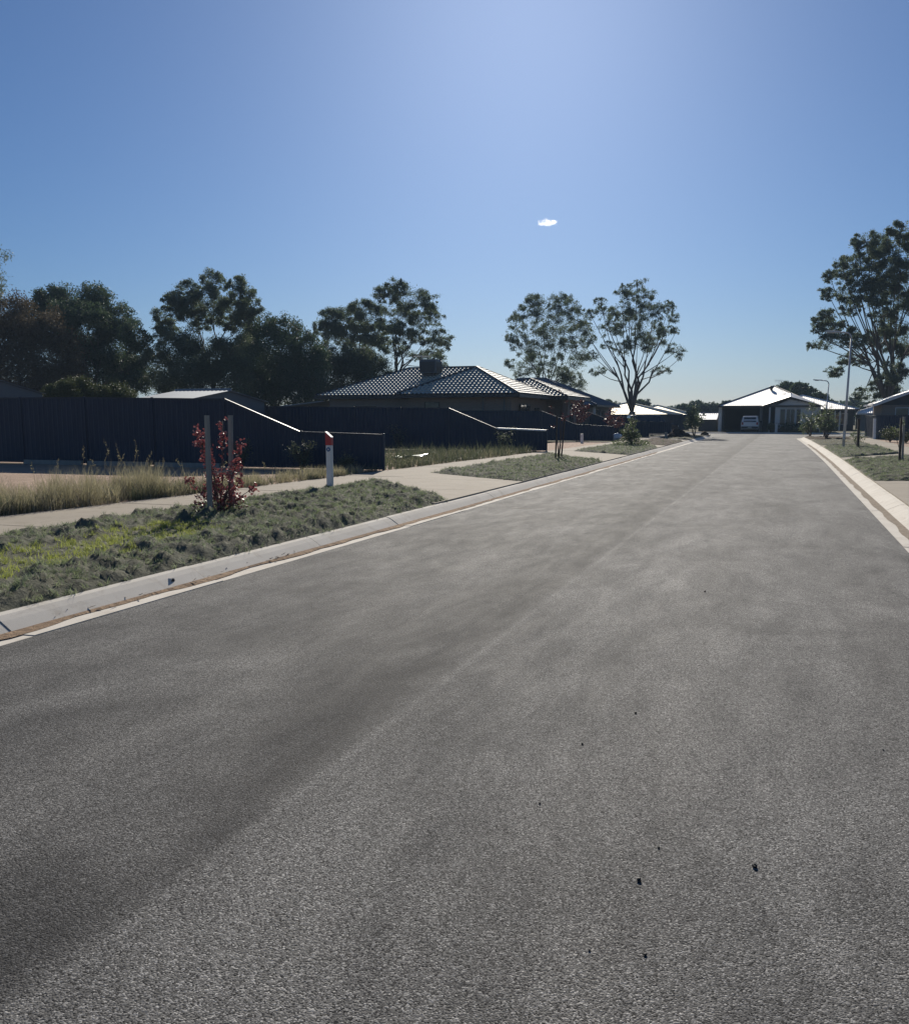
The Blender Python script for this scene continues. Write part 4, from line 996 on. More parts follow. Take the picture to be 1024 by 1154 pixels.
stake('short pale marker peg in weeds at the second fence end', 560.5, 504, 560.5, 495, 0.06, 'timber', PG, 'marker post', 'marker_post')
stake('short pale marker post beside the mound of dark soil', 750.3, 494, 750.3, 487, 0.085, 'timber', PG, 'marker post', 'marker_post')
stake('thin broken stick standing in dry grass left of the guide post', 342, 541, 340.5, 530, 0.012, 'timber', None, 'stick', 'stick')
stake('tall narrow white post in front of the right side fence', 985.3, 488.5, 985.4, 471.5, 0.085, 'white_post', None, 'post', 'white_post', Y=69.9)
q = on_ground(874.6, 487, 0.15); lb = thing('letterbox', 'small white letterbox pillar in front of the end house', 'letterbox', (at(874.6, 480, 101.2).x, 101.2, 0.12))
x = at(874.6, 480, 101.2).x; MB().bbox(x - 0.13, x + 0.13, 101.05, 101.35, 0.1, 0.95, 0.015).build('pillar', M['trim'], lb)
MB().bbox(x - 0.17, x + 0.17, 101.0, 101.4, 0.952, 1.15, 0.02).build('box', M['trim'], lb); MB().box(x - 0.1, x + 0.1, 100.99, 100.999, 1.05, 1.08).build('slot', M['black'], lb)

# ------------------------------------------------------------------ cars
def car(label, loc, rz, paint, ln=4.6, w=1.82, h=1.72):
    """upright wagon; local +y is forward"""
    t = thing('parked_car', label, 'car', loc)
    base = ORG[t.name]; O = Vector(base)
    # body: stations along y (rear to front): (y, half width, floor, belt, roof half width, roof)
    st = [(-ln / 2, 0.88, .50, .98, 0.80, .99), (-ln / 2 + .06, .94, .36, 1.02, .80, 1.30), (-ln / 2 + .22, .97, .30, 1.05, .80, h - .06), (-ln / 2 + .7, 1.0, .28, 1.05, .80, h), (0, 1.0, .28, 1.04, .80, h + .01),
          (ln / 2 - 1.75, 1.0, .28, 1.02, .78, h - .06), (ln / 2 - 1.15, .99, .28, 1.00, .72, 1.03), (ln / 2 - .5, .96, .30, .95, .7, .97), (ln / 2 - .1, .88, .36, .82, .62, .84), (ln / 2, .78, .45, .66, .55, .68)]
    W = w / 2; vs = []; fs = []; k = 8
    for (y, hw_, f, b, rw, r) in st:
        hw_ *= W; rw *= W
        ring = [(-hw_ * .92, f), (-hw_, f + (b - f) * .35), (-hw_, b - .06), (-hw_ * .975, b), (-rw, r - .03), (-rw * .85, r)]
        ring = ring + [(-x, z) for x, z in reversed(ring)]
        vs += [(O.x + x, O.y + y, O.z + z) for x, z in ring]
    k = 12
    for i in range(len(st) - 1):
        for j in range(k): fs.append((i * k + j, (i + 1) * k + j, (i + 1) * k + (j + 1) % k, i * k + (j + 1) % k))
    fs.append(tuple(range(k))); fs.append(tuple(range((len(st) - 1) * k, len(st) * k))[::-1])
    m = MB(); m.add(vs, fs); body = m.build('body', paint, t)
    def B(nm, x0, x1, y0, y1, z0, z1, mat, par=None, b=0.01): return MB().bbox(O.x + x0, O.x + x1, O.y + y0, O.y + y1, O.z + z0, O.z + z1, b).build(nm, M[mat], par or t)
    rg = MB(); yr = O.y - ln / 2
    rg.prism([(O.x - .70 * W, yr + .035, O.z + 1.08), (O.x + .70 * W, yr + .035, O.z + 1.08), (O.x + .66 * W, yr + .17, O.z + h - .16), (O.x - .66 * W, yr + .17, O.z + h - .16)], (0, -0.03, 0)); rg.build('rear_window', M['car_glass'], t)
    fw = MB(); yf = O.y + ln / 2
    fw.prism([(O.x - .68 * W, yf - 1.20, O.z + 1.10), (O.x - .62 * W, yf - 1.70, O.z + h - .14), (O.x + .62 * W, yf - 1.70, O.z + h - .14), (O.x + .68 * W, yf - 1.20, O.z + 1.10)], (0, 0.04, 0.04)); fw.build('windscreen', M['car_glass'], t)
    for s in (-1, 1):
        for (y0, y1) in ((-ln / 2 + .35, -.62), (-.55, .22), (.28, ln / 2 - 1.75)):
            sw = MB(); pts = [(O.x + s * W * .975, O.y + y0, O.z + 1.09), (O.x + s * W * .975, O.y + y1, O.z + 1.09), (O.x + s * W * .83, O.y + y1 - (.12 if y1 > 1 - .2 else 0), O.z + h - .14), (O.x + s * W * .83, O.y + y0 + .04, O.z + h - .14)]
            sw.prism(pts if s < 0 else pts[::-1], (s * 0.02, 0, 0.0)); sw.build('side_window', M['car_glass'], t)
        B('tail_light', s * W * .80 - .09, s * W * .80 + .09, -ln / 2 - .02, -ln / 2 + .10, .78, 1.05, 'tail_red')
        B('headlight', s * W * .66 - .16, s * W * .66 + .16, ln / 2 - .16, ln / 2 - .02, .66, .80, 'head_clear')
        B('mirror', s * (W + .10) - .09, s * (W + .10) + .09, ln / 2 - 1.72, ln / 2 - 1.58, 1.02, 1.18, 'black', b=.02)
        for y in (-ln / 2 + .95, ln / 2 - .92):
            wm = MB(); wm.tube([(O.x + s * (W - .20), O.y + y, O.z + .34), (O.x + s * (W + .005), O.y + y, O.z + .34)], .34, 20); wh = wm.build('wheel', M['black'], t)
            wm = MB(); wm.tube([(O.x + s * (W + .006), O.y + y, O.z + .34), (O.x + s * (W + .022), O.y + y, O.z + .34)], .21, 16); wm.build('rim', M['galv'], wh)
    B('bumper', -W * .92, W * .92, -ln / 2 - .07, -ln / 2 + .06, .42, .62, 'black', b=.03)
    B('number_plate', -.19, .19, -ln / 2 - .085, -ln / 2 - .072, .66 - .2, .77 - .2, 'plate', b=.004)
    t.rotation_euler = (0, 0, rz)
    return t
car('white wagon seen from behind on the driveway of the end house', (at(845, 475, 101.3).x, 103.0, 0.115), 0.0, M['white_paint'])
car('dark wagon parked behind the fifth side fence, roof catching the sun', (at(735, 475, 88).x, 87.6, 0.115), math.radians(-68), M['dark_paint'], 4.7, 1.85, 1.78)

# ------------------------------------------------------------------ trees and plants
def leaf_cards(P, L, w, droop=0.5):
    n = len(P); az = RNG.uniform(0, 2 * math.pi, n); el = RNG.normal(-droop, 0.55, n)
    d = np.stack([np.cos(az) * np.cos(el), np.sin(az) * np.cos(el), np.sin(el)], 1)
    r = RNG.normal(0, 1, (n, 3)); s = np.cross(d, r); s /= np.linalg.norm(s, axis=1)[:, None] + 1e-9
    l = (RNG.uniform(0.6, 1.25, n) * L)[:, None]; ww = (RNG.uniform(0.7, 1.2, n) * w / 2)[:, None]
    V = np.stack([P - d * l * 0.5, P + s * ww, P + d * l * 0.5, P - s * ww], 1).reshape(-1, 3)
    F = np.arange(4 * n).reshape(n, 4); return V, F

def curve_pts(a, b, bend, n=5):
    a, b = Vector(a), Vector(b); out = []
    for i in range(n + 1):
        t = i / n; p = a.lerp(b, t); p.z += bend * math.sin(math.pi * t) ; out.append(p)
    return out

def tree(name, label, cat, Y, base, blobs, leaf='gum_leaf', nleaf=14000, L=0.26, w=0.09, trunk_r=0.28, depth=0.8, fork=None, group=None, seed=1,
         clumps=9, clump_r=0.42, bark='bark', limb=0.35, leafk=2.2, clk=1.7, rk=1.35, spread=1.12, fill=None, droop=0.55, zb=0.115, twigs=True, flat=0.75, split=1, yspread=1.0):
    """base = photo point of the trunk foot, blobs = (px,py,rx,ry) of the leaf masses in the photo; each gets a depth of its own"""
    rnd = random.Random(seed); ps = px_size(base[0], Y)
    B0 = at(base[0], base[1], Y); B0.z = zb
    # blob centres in the round
    cs = []
    xs = [b[0] for b in blobs]; xm_ = (min(xs) + max(xs)) / 2; hw_ = max(1.0, (max(xs) - min(xs)) / 2)
    for (bx, by, rx, ry) in blobs:
        u = (bx - xm_) / hw_; dmax = hw_ * ps * depth * math.sqrt(max(0.12, 1 - u * u))
        dy = rnd.uniform(-1, 1) * dmax * yspread
        c = at(bx, by, Y + dy); k = (Y + dy) / Y
        cs.append((c, rx * ps * k * spread, ry * ps * k * spread))
    root = thing(name, label, cat, tuple(B0), group)
    # limbs
    fz = at(base[0], fork[1], Y).z if fork else B0.z + 0.35 * (min(c.z for c, _, _ in cs) + sum(c.z for c, _, _ in cs) / len(cs) - 2 * B0.z) / 2 + 0.4
    fx = at(fork[0], fork[1], Y).x if fork else B0.x
    wood = MB(); F0 = Vector((fx, Y, fz))
    tr = MB(); stems = []
    if split == 1:
        mid = B0.lerp(F0, 0.5) + Vector((rnd.uniform(-.1, .1), rnd.uniform(-.1, .1), 0))
        tr.tube([B0 - Vector((0, 0, .1)), B0 + Vector((0, 0, .15)), mid, F0], [trunk_r * 1.45, trunk_r * 1.1, trunk_r * .95, trunk_r * .8], 10)
    # main limbs: group blobs by angle around the fork, send a limb to each group's centre
    cl = sorted(range(len(cs)), key=lambda i: cs[i][0].x)
    ng = max(2, int(round(len(cs) * limb))); groups = [[] for _ in range(ng)]
    for r_, i in enumerate(cl): groups[r_ * ng // len(cl)].append(i)
    nclump = 0; CP = []
    for gi, gidx in enumerate(groups):
        if not gidx: continue
        m = Vector((0, 0, 0))
        for i in gidx: m += cs[i][0]
        m /= len(gidx); zmin = min(cs[i][0].z for i in gidx)
        s0 = F0 if split == 1 else B0 + Vector((rnd.uniform(-1, 1) * trunk_r * 1.2, rnd.uniform(-1, 1) * trunk_r, 0))
        el = s0.lerp(m, 0.55); el.z = s0.z + (m.z - s0.z) * 0.62; el.x = s0.x + (m.x - s0.x) * 0.45
        r0 = trunk_r * 1.15 / math.sqrt(ng) if ng > 3 else trunk_r * .62
        wv = (el - s0).length * 0.09
        limbp = [s0 - Vector((0, 0, 0.15)), s0.lerp(el, 0.33) + Vector((rnd.uniform(-1, 1) * wv, rnd.uniform(-1, 1) * wv, wv * .8)), s0.lerp(el, 0.66) + Vector((rnd.uniform(-1, 1) * wv, rnd.uniform(-1, 1) * wv, wv * .6)), el]
        wood.tube(limbp, [r0, r0 * .72, r0 * .55, r0 * .42], 7)
        for i in gidx:
            c, rx, ry = cs[i]
            j = limbp[2].lerp(el, rnd.uniform(0.0, 1.0)) if c.z > el.z else limbp[0].lerp(el, rnd.uniform(0.45, 0.9))
            tgt = c - Vector((0, 0, ry * 0.3))
            bp = curve_pts(j, tgt, -0.10 * (tgt - j).length * rnd.uniform(0, 1), 4)
            rb = max(0.02, r0 * .36); wood.tube(bp, [rb, rb * .85, rb * .68, rb * .5, rb * .34], 5, cap=False)
            for _ in range(int(clumps * (clk if leaf != 'gum_leaf' else 2.1))):
                th = rnd.uniform(0, 2 * math.pi); cz = rnd.uniform(-1, 1); rr = rnd.uniform(0.45, 1.0) ** 0.5; sq = math.sqrt(1 - cz * cz)
                p = c + Vector((math.cos(th) * sq * rx * rr, math.sin(th) * sq * (rx + ry) / 2 * rr, cz * ry * rr))
                CP.append((p, (rk if leaf != 'gum_leaf' else 1.0) * clump_r * (rx + ry) / 2 * rnd.uniform(0.45, 1.3)))
                if twigs: wood.tube(curve_pts(tgt, p, 0.0, 2), [rb * .34, rb * .22, rb * .10], 4, cap=False)
    if split == 1: tr.build('trunk', M[bark], root, smooth=True)
    wood.build('limbs', M[bark], root, smooth=True)
    tot = sum(r ** 2 for _, r in CP); Ps = []
    for p, r in CP:
        k = max(3, int(nleaf * leafk * r * r / tot)); q = RNG.normal(0, 1, (k, 3)); q /= np.linalg.norm(q, axis=1)[:, None]
        q *= (RNG.uniform(0.02, 1, k) ** 0.5 * RNG.uniform(0.7, 1.25, k))[:, None] * r; 
        # each clump is an uneven spray: stretched its own way, tips hanging
        ax = RNG.uniform(0, 2 * math.pi); ca, sa = math.cos(ax), math.sin(ax); s1, s2 = RNG.uniform(0.8, 1.7), RNG.uniform(0.5, 1.0)
        u_ = (q[:, 0] * ca + q[:, 1] * sa) * s1; v_ = (-q[:, 0] * sa + q[:, 1] * ca) * s2
        q = np.stack([u_ * ca - v_ * sa, u_ * sa + v_ * ca, q[:, 2] * flat * RNG.uniform(0.6, 1.2) - 0.28 * np.abs(u_) + u_ * RNG.uniform(-0.45, 0.45)], 1)
        Ps.append(q + np.array(p)[None, :])
    # looser leaves through each mass, so the clumps melt into one another
    fill = fill if fill is not None else (0.13 if leaf == 'gum_leaf' else 0.18)
    ta = sum(rx * ry for _, rx, ry in cs)
    for c, rx, ry in cs:
        k = max(3, int(nleaf * leafk * fill * rx * ry / ta)); q = RNG.normal(0, 1, (k, 3)); q /= np.linalg.norm(q, axis=1)[:, None]
        rr = (RNG.uniform(0.05, 1, k) ** 0.4)[:, None]; lump = np.array([0.78 + 0.55 * mnoise.noise(Vector(tuple(d * 2.2)) + c) for d in q])[:, None]
        Ps.append(q * rr * lump * np.array([rx, (rx + ry) / 2, ry]) * 1.12 + np.array(c)[None, :])
    P = np.concatenate(Ps); V, F = leaf_cards(P, L * 0.85, w * 0.9, droop)
    np_obj('crown', V, F, M[leaf], root, tint=RNG.uniform(0, 1, len(F)))
    return root
TG = None
tree('gum_tree', 'tall gum at the left edge of the photo, only its crown edge in view', 'tree', 38, (-75, 500), [(-22, 285, 27, 20), (-18, 312, 24, 14), (-40, 330, 30, 25), (-50, 270, 35, 25), (-80, 300, 40, 40), (-95, 350, 40, 30), (-60, 240, 40, 25), (-110, 270, 35, 35)], nleaf=16000, L=0.17, w=0.045, trunk_r=0.30, seed=3)
tree('bronze_tree', 'bushy bronze brown tree at the left edge behind the fence', 'tree', 62, (20, 470), [(15, 350, 30, 14), (50, 368, 26, 16), (5, 385, 35, 25), (55, 398, 28, 24), (20, 420, 40, 22), (-25, 375, 35, 30), (70, 405, 18, 22), (-30, 420, 35, 30), (35, 440, 40, 18), (75, 428, 18, 16), (30, 372, 26, 18)], leaf='brown_leaf', nleaf=30000, L=0.24, w=0.10, trunk_r=0.28, clumps=10, clump_r=0.45, seed=4, flat=.85)
tree('evergreen_tree', 'broad dark green evergreen with knobbly crown behind the near fence', 'tree', 67, (108, 470), [(58, 333, 16, 10), (85, 337, 24, 14), (110, 344, 22, 18), (135, 360, 18, 16), (95, 372, 32, 22), (128, 388, 26, 24), (152, 378, 15, 15), (158, 402, 12, 18), (78, 392, 26, 22), (110, 412, 38, 20), (48, 342, 11, 10), (90, 352, 26, 14), (140, 415, 22, 18), (72, 355, 20, 14), (45, 360, 18, 20), (66, 425, 28, 14), (150, 432, 16, 12)], leaf='dense_leaf', nleaf=42000, L=0.25, w=0.11, trunk_r=0.3, clumps=11, clump_r=0.36, seed=5, limb=0.3, flat=.9)
tree('gum_tree', 'gum with three rounded heads and pale limbs behind the grey shed', 'tree', 70, (243, 470), [(239, 317, 16, 10), (211, 329, 16, 10), (196, 339, 13, 10), (271, 328, 15, 14), (282, 342, 9, 14), (237, 341, 20, 14), (264, 348, 18, 12), (218, 351, 18, 12), (183, 355, 11, 9), (190, 368, 12, 10), (276, 358, 12, 8), (256, 364, 14, 8), (228, 362, 12, 8), (184, 378, 10, 10), (205, 345, 14, 10)], nleaf=24000, L=0.22, w=0.075, trunk_r=0.26, fork=(240, 430), seed=6, clumps=10, clump_r=0.40, limb=0.4)
tree('bushy_tree', 'grey green bushy tree filling in below the three headed gum', 'tree', 66, (205, 470), [(195, 395, 20, 20), (215, 410, 24, 20), (245, 405, 26, 20), (262, 392, 18, 18), (228, 430, 36, 18), (190, 425, 22, 18), (265, 425, 24, 20), (212, 385, 16, 14), (178, 408, 12, 18)], leaf='olive_leaf', nleaf=24000, L=0.22, w=0.08, trunk_r=0.18, seed=7, clumps=9, clump_r=0.45)
tree('evergreen_tree', 'dense dark tree with flat bushy top right of the three headed gum', 'tree', 74, (310, 470), [(295, 366, 18, 10), (283, 382, 17, 16), (320, 371, 18, 12), (338, 380, 16, 14), (310, 395, 30, 22), (342, 402, 20, 20), (298, 420, 33, 22), (338, 430, 28, 22), (274, 425, 18, 24), (270, 400, 12, 14), (312, 445, 36, 14), (350, 420, 14, 22)], leaf='dense_leaf', nleaf=38000, L=0.23, w=0.10, trunk_r=0.28, seed=8, clumps=11, clump_r=0.40, flat=.9)
tree('bushy_tree', 'low olive green bushy tree against the left end of the tiled roof', 'tree', 79, (392, 470), [(385, 403, 20, 14), (412, 408, 18, 16), (368, 425, 20, 18), (398, 432, 28, 18), (425, 428, 15, 16), (362, 400, 12, 12), (375, 445, 26, 10), (418, 445, 20, 10), (395, 415, 24, 14), (355, 440, 12, 14)], leaf='olive_leaf', nleaf=30000, L=0.21, w=0.085, trunk_r=0.2, seed=9, clumps=10, clump_r=0.42)
tree('gum_tree', 'spreading gum with open crown rising behind the rooftop cooler', 'tree', 84, (449, 470), [(446, 322, 13, 8), (439, 331, 16, 11), (462, 335, 17, 11), (479, 342, 12, 11), (451, 351, 20, 12), (472, 358, 15, 9), (490, 359, 10, 11), (497, 379, 12, 9), (487, 389, 12, 9), (441, 368, 16, 9), (455, 376, 16, 11), (481, 400, 15, 8), (497, 408, 7, 7), (428, 332, 9, 8), (470, 378, 12, 8), (445, 392, 14, 9), (503, 388, 6, 6)], nleaf=20000, L=0.20, w=0.07, trunk_r=0.25, fork=(447, 425), seed=10, clumps=9, clump_r=0.38, limb=0.45)
tree('gum_tree', 'lower gum leaning against the left side of the spreading gum', 'tree', 89, (402, 470), [(373, 357, 13, 9), (362, 368, 9, 10), (391, 358, 16, 11), (407, 347, 14, 9), (417, 357, 16, 12), (398, 374, 18, 10), (421, 382, 14, 10), (378, 378, 14, 12), (430, 372, 10, 12), (405, 392, 18, 12)], nleaf=22000, L=0.22, w=0.08, trunk_r=0.22, fork=(402, 420), seed=11, clumps=9, clump_r=0.42, limb=0.4)
tree('gum_tree', 'upright oval gum left of the pair behind the tiled roof', 'tree', 99, (618, 475), [(611, 339, 18, 7), (599, 342, 14, 8), (631, 338, 11, 6), (641, 345, 13, 10), (650, 357, 10, 12), (618, 355, 20, 10), (591, 355, 12, 8), (582, 364, 10, 10), (577, 378, 9, 8), (600, 371, 18, 11), (624, 373, 18, 11), (649, 376, 15, 12), (589, 390, 14, 9), (606, 395, 16, 11), (628, 395, 18, 11), (651, 396, 13, 11), (577, 411, 9, 7), (599, 411, 12, 11), (618, 416, 14, 9), (643, 417, 15, 12), (587, 421, 9, 6), (651, 432, 11, 9), (635, 430, 11, 10), (573, 383, 5, 5), (640, 440, 12, 8)], nleaf=24000, L=0.21, w=0.065, trunk_r=0.28, fork=(615, 462), seed=12, clumps=8, clump_r=0.36, limb=0.38)
tree('street_gum', 'tall open gum with bare stems forking low, right of the oval gum', 'tree', 94, (712, 490), [(718, 320, 10, 6), (701, 328, 9, 7), (707, 335, 13, 8), (726, 333, 12, 8), (677, 340, 7, 6), (680, 351, 11, 8), (666, 354, 7, 6), (660, 369, 7, 8), (687, 371, 12, 8), (701, 350, 12, 10), (721, 349, 16, 11), (736, 351, 11, 10), (753, 346, 7, 8), (756, 359, 7, 6), (711, 366, 14, 10), (732, 371, 16, 12), (750, 371, 9, 8), (761, 373, 5, 5), (718, 385, 14, 9), (736, 386, 13, 9), (760, 395, 9, 7), (766, 402, 5, 4), (746, 417, 9, 5), (674, 417, 9, 6), (665, 381, 7, 6), (691, 361, 12, 9), (684, 388, 7, 5), (668, 400, 6, 5), (700, 392, 9, 6)], nleaf=15000, L=0.22, w=0.06, trunk_r=0.42, fork=(712, 464), seed=13, clumps=8, clump_r=0.36, limb=0.36, droop=0.8)
T9B = [(1015, 258, 13, 8), (977, 270, 14, 8), (966, 277, 7, 6), (988, 278, 14, 10), (1006, 275, 13, 10), (948, 296, 9, 7), (963, 294, 13, 9), (981, 294, 16, 10), (936, 312, 7, 7), (954, 310, 13, 10), (975, 312, 16, 12), (997, 308, 17, 14), (1015, 303, 16, 16), (934, 331, 9, 7), (948, 331, 9, 8), (970, 331, 15, 10), (988, 331, 17, 12), (1011, 331, 19, 16), (959, 347, 11, 8), (932, 354, 9, 7), (924, 362, 9, 6), (939, 367, 13, 8), (922, 372, 7, 5), (918, 388, 8, 5), (936, 384, 13, 8), (957, 380, 12, 10), (972, 384, 11, 8), (993, 353, 15, 12), (986, 380, 12, 10), (1006, 366, 15, 12), (1015, 386, 15, 14), (940, 418, 11, 6), (954, 404, 9, 7), (970, 407, 9, 7), (988, 436, 9, 8), (1006, 420, 13, 12), (972, 443, 9, 7), (1002, 443, 14, 8), (1040, 290, 22, 22), (1045, 335, 24, 22), (1042, 385, 22, 22), (1060, 310, 22, 22), (1035, 270, 16, 14), (1065, 360, 22, 22)]
tree('gum_tree', 'huge gum rising behind the house at the right edge', 'tree', 92, (1002, 480), T9B, nleaf=64000, fill=0.2, L=0.24, w=0.075, trunk_r=0.55, fork=(1000, 452), seed=14, clumps=8, clump_r=0.37, limb=0.24)
# far trees
tree('far_round_tree', 'dark rounded tree behind the ridge of the end house', 'tree', 140, (900, 474), [(889, 437, 9, 6), (900, 436, 8, 6), (909, 442, 9, 6), (921, 447, 8, 5), (884, 445, 9, 8), (900, 450, 16, 9), (926, 455, 8, 7)], leaf='dense_leaf', nleaf=9000, L=0.42, w=0.2, trunk_r=0.3, seed=15, clumps=8, twigs=False)
for i, (px, py, s, lb) in enumerate([(688, 458, 9, 'dark round tree behind the fork of the street gum, left one'), (722, 457, 9, 'dark round tree behind the fork of the street gum, right one'),
        (772, 461, 8, 'low distant tree just right of the cream roofs'), (786, 459, 9, 'taller distant tree left of the end house'), (801, 460, 9, 'distant tree touching the left eave of the end house'), (818, 456, 6, 'distant tree peeping over the left roof edge of the end house'),
        (935, 456, 7, 'small distant tree behind the far street lamp'), (962, 456, 9, 'dark distant tree left of the tall lamp post foot'), (980, 458, 9, 'dark distant tree below the huge gum')]):
    tree('distant_tree', lb, 'tree', 190 + 7 * (i % 4), (px, 474), [(px - s * .6, py + 1, s * .7, s * .55), (px + s * .5, py, s * .8, s * .6), (px, py + 6, s * 1.2, s * .7), (px - s * .2, py - s * .25, s * .6, s * .5), (px + s, py + 5, s * .7, s * .7), (px - s, py + 6, s * .7, s * .7)], leaf='dense_leaf', nleaf=3200, L=0.55, w=0.28, trunk_r=0.25, seed=30 + i, clumps=6, twigs=False, group='distant trees along the horizon')
tl = [(-420 + 26 * k + (k * 37 % 13), 330 + (k * 53 % 60), 5.5 + (k * 29 % 7) * 0.6) for k in range(34)]
wl = []
for (x, y, h) in tl:
    for k in range(9):
        c = np.array([x + RNG.uniform(-13, 13), y + RNG.uniform(-8, 8), h * RNG.uniform(0.25, 0.85)]); q = RNG.normal(0, 1, (220, 3)); q /= np.linalg.norm(q, axis=1)[:, None]; wl.append(c + q * np.array([5, 4, 2.2]) * (RNG.uniform(0.3, 1, 220) ** .5)[:, None])
P = np.concatenate(wl); V, F = leaf_cards(P, 1.5, 0.8, 0.3); tag(np_obj('far_woodland', V, F, M['dense_leaf'], tint=RNG.uniform(0, 1, len(F))), 'dark far woodland along the horizon', 'trees', kind='stuff')

# shrubs behind the near fence
SGp = 'clipped shrubs showing above the near fence'
for i, (lb, bl) in enumerate([('yellow green shrub above the fence, right of the left shed', [(62, 444, 12, 8), (75, 439, 13, 8)]), ('tallest yellow green shrub above the near fence', [(92, 437, 14, 9), (106, 441, 13, 9)]), ('dark olive shrub above the fence, left of the long shed roof', [(126, 443, 13, 8), (140, 446, 12, 7)])]):
    tree('garden_shrub', lb, 'shrub', 42 + i * 1.5, (bl[0][0], 470), bl + [(bl[0][0] + 6, 450, 18, 14)], leaf='hedge_leaf', nleaf=7000, L=0.13, w=0.055, trunk_r=0.06, seed=50 + i, clumps=9, clump_r=0.45, group=SGp, flat=.9)

def sapling(name, label, cat, px, py, Y, stems, leaf, n, L, w, spread, group=None, seed=1, zb=0.15, r=0.018, extra=None, bark='twig'):
    """stems: list of (px,py) tip points; leaves sit along the upper part of each stem"""
    rnd = random.Random(seed); q = on_ground(px, py, zb) if Y is None else at(px, py, Y); q.z = zb; Y = q.y
    t = thing(name, label, cat, tuple(q), group); wd = MB(); Ps = []
    for (tx, ty, lo, hi) in stems:
        tp_ = at(tx, ty, Y); tp_.y += rnd.uniform(-1, 1) * spread * 2; pts = []
        for i in range(6):
            s = i / 5; p = q.lerp(tp_, s); p.x += 0.25 * (tp_.x - q.x) * (s * s - s) ; p += Vector((rnd.uniform(-1, 1), rnd.uniform(-1, 1), 0)) * spread * 0.15 * (1 if 0 < i < 5 else 0); pts.append(p)
        wd.tube([q - Vector((0, 0, .08))] + pts[1:], [r, r * .85, r * .7, r * .55, r * .4, r * .25], 6)
        k = int(n / len(stems))
        for _ in range(max(3, k // 10)):
            s = rnd.uniform(lo, hi); i = min(4, int(s * 5)); p = pts[i].lerp(pts[i + 1], s * 5 - i)
            d = Vector((rnd.uniform(-1, 1), rnd.uniform(-1, 1), rnd.uniform(-.1, .7))).normalized() * spread * rnd.uniform(.4, 1.2) * (1.15 - 0.5 * s)
            e = p + d; wd.tube([p, p.lerp(e, .55) + Vector((0, 0, .02)), e], [r * .3, r * .2, r * .08], 4, cap=False)
            for _ in range(10):
                u = rnd.uniform(.35, 1.05); Ps.append(p.lerp(e, u) + Vector((rnd.gauss(0, 1), rnd.gauss(0, 1), rnd.gauss(0, 1))) * L * 0.45)
    wd.build('stem', M[bark], t, smooth=True)
    P = np.array([tuple(p) for p in Ps]); V, F = leaf_cards(P, L, w, 0.35); np_obj('leaves', V, F, M[leaf], t, tint=RNG.uniform(0, 1, len(F)))
    return t
rs = sapling('red_sapling', 'young red leaved sapling between two timber stakes on the near verge', 'sapling', 249, 581, None, [(238, 474, .62, 1.0), (226, 480, .66, 1.0), (236, 486, .66, 1.0), (229, 505, .5, .95), (262, 502, .5, 1.0), (276, 520, .45, 1.0), (218, 540, .4, 1.0), (282, 548, .4, 1.0), (247, 510, .45, .9), (268, 535, .4, 1.0), (228, 545, .4, 1.0), (236, 530, .35, .9), (258, 545, .3, .9)], 'red_leaf', 1900, 0.048, 0.036, 0.16, seed=2, r=0.013)
q = Vector(rs.location)
def skirt(root, nm, leaf, n, rad, h, L, w, zb=0.16, c=None):
    c = c or Vector(root.location); th = RNG.uniform(0, 6.28, n); rr = rad * RNG.uniform(0, 1, n) ** .6
    P = np.stack([c.x + rr * np.cos(th), c.y + rr * np.sin(th), zb + h * RNG.uniform(0, 1, n) ** 1.4 * (1 - 0.5 * rr / rad)], 1)
    V, F = leaf_cards(P, L, w, 0.1); np_obj(nm, V, F, M[leaf], root, tint=RNG.uniform(0, 1, n))
skirt(rs, 'lower_leaves', 'maroon_leaf', 520, 0.42, 0.42, 0.052, 0.038)
skirt(rs, 'green_leaves', 'sapling_leaf', 420, 0.50, 0.30, 0.075, 0.022)
tie = MB(); z = at(245, 530, q.y).z
for (dz, rr) in ((0.0, 0.012), (0.05, 0.010)):
    tie.tube([(q.x - 0.14, q.y, z + dz), (q.x - 0.05, q.y - 0.03, z + dz - 0.03), (q.x + 0.06, q.y - 0.02, z + dz - 0.02), (q.x + 0.14, q.y, z + dz)], rr, 5)
tie.build('tree_tie', M['tie'], rs)
sapling('bare_sapling', 'thin almost bare sapling between two dark stakes on the second left verge', 'sapling', 629, 518, None, [(631, 440, .5, 1.0), (622, 458, .6, 1.0), (641, 452, .6, 1.0)], 'maroon_leaf', 46, 0.07, 0.04, 0.35, seed=5, r=0.022)
yt = sapling('young_tree', 'leafy conical young tree on the third left verge', 'young tree', 711, 503, None, [(710, 472, .25, 1.0), (704, 486, .3, 1.0), (717, 488, .3, 1.0), (707, 480, .3, 1.0)], 'sapling_leaf', 1500, 0.11, 0.045, 0.45, seed=6, r=0.03)
skirt(yt, 'lower_leaves', 'sapling_leaf', 900, 1.0, 0.55, 0.12, 0.05)
sapling('pink_leaved_sapling', 'dark pink leaved sapling in front of the brick house porch', 'sapling', 654, 492, 61.0, [(652, 452, .4, 1.0), (645, 460, .5, 1.0), (660, 457, .5, 1.0)], 'maroon_leaf', 800, 0.13, 0.075, 0.6, seed=7, r=0.03)
sapling('pink_leaved_sapling', 'smaller pink leaved sapling between the third fence end and the gum trunk', 'sapling', 691, 494, 63.0, [(692, 460, .4, 1.0), (684, 470, .5, 1.0), (698, 471, .5, 1.0)], 'maroon_leaf', 700, 0.13, 0.07, 0.55, seed=8, r=0.035)
